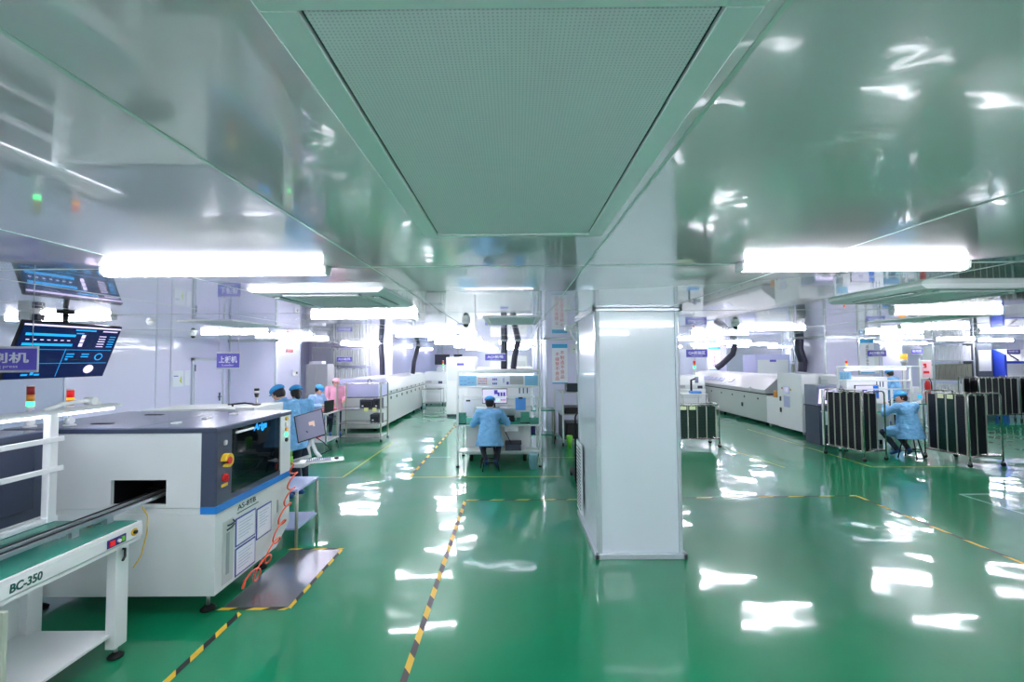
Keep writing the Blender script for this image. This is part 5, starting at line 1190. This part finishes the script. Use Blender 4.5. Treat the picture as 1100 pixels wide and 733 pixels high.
def person(label, loc, rz, J, coat, capm, skirt_z, voxel=0.009, grp=None, hairlong=False, scale=1.0):
    """J: joints in local frame, facing +y. keys hip chest neck head look sho(2) elb(2) wri(2) kne(2) ank(2) toe(2)"""
    t = thing('person', label, 'person', loc, rz, grp)
    V3 = lambda k, i=None: Vector(J[k] if i is None else J[k][i])
    hip, chest, neck, head = V3('hip'), V3('chest'), V3('neck'), V3('head')
    look = V3('look').normalized(); upv = (head-neck).normalized()
    side = look.cross(upv).normalized(); fu = side.cross(look).normalized()
    Rh = Matrix((side, look, fu)).transposed()           # local x=side y=look z=up
    b = MB()
    b.sph(head, 0.075, sc=(0.98, 1.18, 1.38), rot=Rh.to_4x4(), n=20)
    hp = lambda x, y, z: head + Rh @ Vector((x, y, z))
    b.sph(hp(0, 0.028, -0.05), 0.05, sc=(1, 1, 1.05), n=14)                       # jaw
    b.sph(hp(0, 0.088, -0.012), 0.011, sc=(0.9, 1.1, 1.8), n=10); b.sph(hp(0, 0.096, -0.024), 0.011, n=10)   # nose
    for s in (-1, 1): b.sph(hp(s*0.073, -0.002, -0.01), 0.017, sc=(0.45, 0.9, 1.5), n=10)   # ears
    cap(b, hp(0, -0.01, -0.06), neck, 0.045, 0.05); cap(b, neck, chest, 0.055, 0.11); cap(b, chest, hip, 0.125, 0.135)
    for i in (0, 1):
        s, e, w = V3('sho', i), V3('elb', i), V3('wri', i)
        cap(b, chest.lerp(neck, 0.55), s, 0.06, 0.055); cap(b, s, e, 0.05, 0.038); cap(b, e, w, 0.037, 0.025)
        d = (w-e).normalized(); pn = Vector(J.get('palm', (0, 0, -1))); sd = d.cross(pn).normalized(); pn = sd.cross(d).normalized()
        pm_ = w+d*0.05
        b.sph(pm_, 0.034, sc=(1, 1, 1), n=12); cap(b, w, w+d*0.07, 0.024, 0.028)
        ths = 1 if i == 1 else -1
        for k, (off, ln) in enumerate(((-0.027, 0.062), (-0.009, 0.075), (0.009, 0.071), (0.027, 0.055))):
            a0 = w+d*0.078+sd*off; a1_ = a0+d*ln*0.5+pn*(-0.0)+pn*0.008; a2 = a1_+(d*0.35+pn*0.9).normalized()*ln*0.42
            cap(b, w+d*0.05+sd*off*0.8, a0, 0.0105, 0.0095); cap(b, a0, a1_, 0.0095, 0.0088); cap(b, a1_, a2, 0.0088, 0.0075)
        tb = w+d*0.03+sd*0.03*(-ths); tm = tb+(d*0.6+sd*(-ths)*0.8).normalized()*0.035; tt = tm+(d*0.9+pn*0.3).normalized()*0.03
        cap(b, tb, tm, 0.012, 0.0105); cap(b, tm, tt, 0.0105, 0.009)
        k_, a, to = V3('kne', i), V3('ank', i), V3('toe', i)
        hs = hip+Vector(((-0.09 if i == 0 else 0.09), 0, -0.03))
        cap(b, hs, k_, 0.085, 0.06); cap(b, k_, a, 0.06, 0.042); cap(b, a, to, 0.04, 0.034); cap(b, a-(to-a)*0.25+Vector((0, 0, -0.01)), a, 0.036, 0.04)
    me = eval_remesh(b, voxel)
    ob = link_mesh('body', me, [M_skin, M_trous, M_shoe], t)
    def dseg(p, a, c):
        ac = c-a; u = max(0, min(1, (p-a).dot(ac)/ac.length_squared)); return (p-(a+ac*u)).length
    hs = [hip+Vector(((-0.09 if i == 0 else 0.09), 0, -0.03)) for i in (0, 1)]
    for p in me.polygons:
        c = Vector(p.center)
        dl = min(min(dseg(c, hs[i], V3('kne', i)), dseg(c, V3('kne', i), V3('ank', i))) for i in (0, 1))
        df = min(dseg(c, V3('ank', i)-(V3('toe', i)-V3('ank', i))*0.3, V3('toe', i)) for i in (0, 1))
        da = min(min(dseg(c, V3('elb', i), V3('wri', i)), (c-V3('wri', i)-(V3('wri', i)-V3('elb', i)).normalized()*0.08).length) for i in (0, 1))
        dt = dseg(c, hip, head)
        if df < dl+0.005 and df < 0.07: p.material_index = 2
        elif (dl < da and dl < dt+0.03) or (c.z < J['hip'][2]+0.02 and da > 0.11): p.material_index = 1
    # coat
    b = MB(); nb = neck.lerp(chest, 0.15)
    cap(b, nb, chest, 0.075, 0.15); cap(b, chest, hip+Vector((0, 0, 0.05)), 0.155, 0.165)
    b.sph(chest+Vector((0, 0, 0.03)), 0.165, sc=(1.22, 0.85, 0.95)); b.sph(chest.lerp(hip, 0.5), 0.165, sc=(1.2, 0.9, 1.3))
    for i in (0, 1):
        s, e, w = V3('sho', i), V3('elb', i), V3('wri', i)
        cap(b, chest.lerp(neck, 0.5), s, 0.085, 0.078); cap(b, s, e, 0.075, 0.062); cap(b, e, w, 0.06, 0.043)
    hem = V3('hem')
    b.cyl(chest, hem, 0.15, J.get('hemr', 0.22), n=32)
    for i in (0, 1):
        if J.get('lap'): cap(b, hip+Vector((-0.08 if i == 0 else 0.08, 0.02, 0.0)), hip.lerp(V3('kne', i), 0.75), 0.13, 0.105)
    cme = eval_remesh(b, max(voxel, 0.011), 3)
    link_mesh('coat', cme, [coat], t)
    b = MB(); b.ring((0, 0, 0), 0.062, 0.013); 
    for v in b.bm.verts: v.co = Matrix.Translation(neck.lerp(head, 0.12)) @ Vector((0, 0, 1)).rotation_difference(upv).to_matrix().to_4x4() @ v.co
    b.build('collar', coat, t, True)
    # hair and cap
    b = MB(); b.sph(hp(0, -0.014, 0.014), 0.083, sc=(1.0, 1.12, 1.22), rot=Rh.to_4x4(), n=22)
    for v in list(b.bm.verts):
        l = Rh.transposed() @ (v.co-head)
        if l.y > 0.045 and l.z < 0.05: v.co = head + Rh @ Vector((l.x*0.88, 0.03, l.z))
    if hairlong: b.sph(hp(0, -0.085, -0.05), 0.045, sc=(1, 0.9, 1.6), rot=Rh.to_4x4())
    b.build('hair', M_hair, t, True)
    b = MB(); q = bmesh.ops.create_uvsphere(b.bm, u_segments=26, v_segments=16, radius=1)
    for v in q['verts']:
        x, y, z = v.co; z2 = z*0.075 if z > 0 else z*0.03
        w_ = 1.0+0.05*math.sin(9*math.atan2(y, x))*max(0, 1-abs(z))
        v.co = head + Rh @ Vector((x*0.098*w_, y*0.112*w_-0.012, 0.062+z2))
    for f in b.bm.faces: f.smooth = True
    cp_ = b.build('cap', capm, t, True)
    b = MB(); q = bmesh.ops.create_uvsphere(b.bm, u_segments=20, v_segments=8, radius=1)
    for v in q['verts']: v.co = head + Rh @ Vector((v.co.x*0.07, 0.085+v.co.y*0.045, 0.045+v.co.z*0.007-abs(v.co.x)*0.008))
    for f in b.bm.faces: f.smooth = True
    b.build('cap_brim', capm, cp_, True)
    b = MB()
    for s in (-1, 1): b.sph(hp(s*0.03, 0.082, 0.006), 0.0085, sc=(1.3, 0.6, 0.8), n=10)
    b.build('eyes', M_eye, t, True)
    MB().sph(hp(0, 0.083, -0.058), 0.012, sc=(1.7, 0.5, 0.5), n=10).build('lips', M_lip, t, True)
    return t
# seated at the central bench, seen from behind
J1 = dict(hip=(0, 0, 0.53), chest=(0, 0.07, 0.90), neck=(0, 0.10, 1.06), head=(0, 0.13, 1.175), look=(0.02, 1, -0.25),
          sho=((-0.19, 0.06, 1.01), (0.19, 0.06, 1.01)), elb=((-0.31, 0.12, 0.80), (0.32, 0.12, 0.82)), wri=((-0.17, 0.36, 0.83), (0.22, 0.36, 0.83)),
          kne=((-0.19, 0.32, 0.47), (0.17, 0.34, 0.47)), ank=((-0.06, 0.02, 0.12), (0.12, 0.02, 0.12)), toe=((-0.07, 0.14, 0.05), (0.13, 0.14, 0.05)), hem=(0, -0.02, 0.42), hemr=0.26, wide=1.12)
person('person in a blue coat and cap, seated, back turned, at the central bench', (-0.45, 8.28, 0), 0, J1, M_coat, M_cap, 0.4)
J2 = dict(hip=(0, 0, 0.53), chest=(-0.01, 0.05, 0.90), neck=(-0.02, 0.08, 1.04), head=(-0.03, 0.12, 1.15), look=(-0.85, 0.6, -0.2),
          sho=((-0.19, 0.08, 1.0), (0.18, 0.03, 1.0)), elb=((-0.30, 0.24, 0.84), (0.29, 0.16, 0.80)), wri=((-0.14, 0.36, 0.99), (-0.02, 0.38, 0.90)),
          kne=((-0.26, 0.32, 0.47), (0.1, 0.38, 0.47)), ank=((-0.1, 0.16, 0.12), (0.12, 0.10, 0.12)), toe=((-0.12, 0.28, 0.05), (0.2, 0.2, 0.05)), hem=(0, 0.0, 0.38), hemr=0.24, lap=1)
person('person in a blue coat and cap seated beside the tray carts, head turned', (7.72, 9.0, 0), R(12), J2, M_coat, M_cap, 0.4)
# standing pair behind the printer
J3 = dict(hip=(0, -0.04, 0.90), chest=(0, 0.06, 1.24), neck=(0, 0.15, 1.40), head=(0, 0.22, 1.50), look=(0, 0.9, -0.55),
          sho=((-0.18, 0.10, 1.35), (0.18, 0.10, 1.35)), elb=((-0.22, 0.20, 1.08), (0.22, 0.26, 1.03)), wri=((-0.14, 0.44, 1.0), (0.16, 0.46, 1.0)),
          kne=((-0.1, 0.02, 0.48), (0.1, 0.0, 0.48)), ank=((-0.11, -0.05, 0.08), (0.11, -0.07, 0.08)), toe=((-0.12, 0.1, 0.045), (0.12, 0.08, 0.045)), hem=(0, -0.05, 0.70), hemr=0.21)
person('person in a blue coat and flat blue cap stooping behind the pale printing machine', (-3.22, 6.62, 0), R(80), J3, M_coat, M_cap, 0.7, hairlong=False)
J4 = dict(hip=(0, -0.02, 0.88), chest=(0, 0.04, 1.20), neck=(0, 0.08, 1.35), head=(0, 0.12, 1.46), look=(0, 1, -0.3),
          sho=((-0.18, 0.05, 1.30), (0.18, 0.05, 1.30)), elb=((-0.23, 0.06, 1.03), (0.23, 0.10, 1.03)), wri=((-0.16, 0.28, 0.98), (0.16, 0.30, 0.98)),
          kne=((-0.1, 0.02, 0.48), (0.1, 0.0, 0.48)), ank=((-0.11, -0.05, 0.08), (0.11, -0.07, 0.08)), toe=((-0.12, 0.1, 0.045), (0.12, 0.08, 0.045)), hem=(0, -0.04, 0.72), hemr=0.21)
person('dark haired person in a long blue coat standing close beside the stooping one', (-3.43, 7.25, 0), R(40), J4, M_coat, M_cap, 0.7, hairlong=True)
J5 = dict(J1); J5['look'] = (0, 1, -0.5)
person('person in pale blue seated at the work table with the laptop', (-4.85, 11.10, 0.08), R(-105), J5, M_coatl, M_cap, 0.4, 0.012)
t = thing('round_stool', 'black stool under the person in pale blue', 'stool', (-4.85, 11.10, 0)); MB().lathe((-4.85, 11.10, 0.52), [(0.15, -0.03), (0.16, -0.01), (0.15, 0)]).build('seat', M_bmetal, t)
for k in range(4):
    a = k*PI/2+0.4; MB().cyl((-4.85+0.1*math.cos(a), 11.10+0.1*math.sin(a), 0.49), (-4.85+0.18*math.cos(a), 11.10+0.18*math.sin(a), 0), 0.011).build('leg', M_bmetal, t)
J6 = dict(J4); J6['look'] = (0, 1, -0.1); J6 = {k: (tuple((a[0], a[1], a[2]*0.95) for a in v) if isinstance(v, tuple) and isinstance(v[0], tuple) else ((v[0], v[1], v[2]*0.95) if isinstance(v, tuple) else v)) for k, v in J6.items()}
person('person in a pink coat and pale pink cap standing at the work table', (-4.70, 12.0, 0.0), R(-150), J6, M_coatp, M_capp, 0.7, 0.012)
person('person in blue bending behind the second bench lamp beam', (11.1, 13.4, 0.0), R(20), J4, M_coat, M_cap, 0.7, 0.013)
person('far person in blue seen over the white cabinet beside the thick duct', (10.55, 15.9, 0.16), R(-100), J3, M_coatl, M_cap, 0.7, 0.014)
tag(MB().box(10.1, 11.0, 15.4, 16.3, 0, 0.16, bev=0.01).build('step_platform', M_gcab), 'low platform under the far person behind the white cabinet', 'platform')
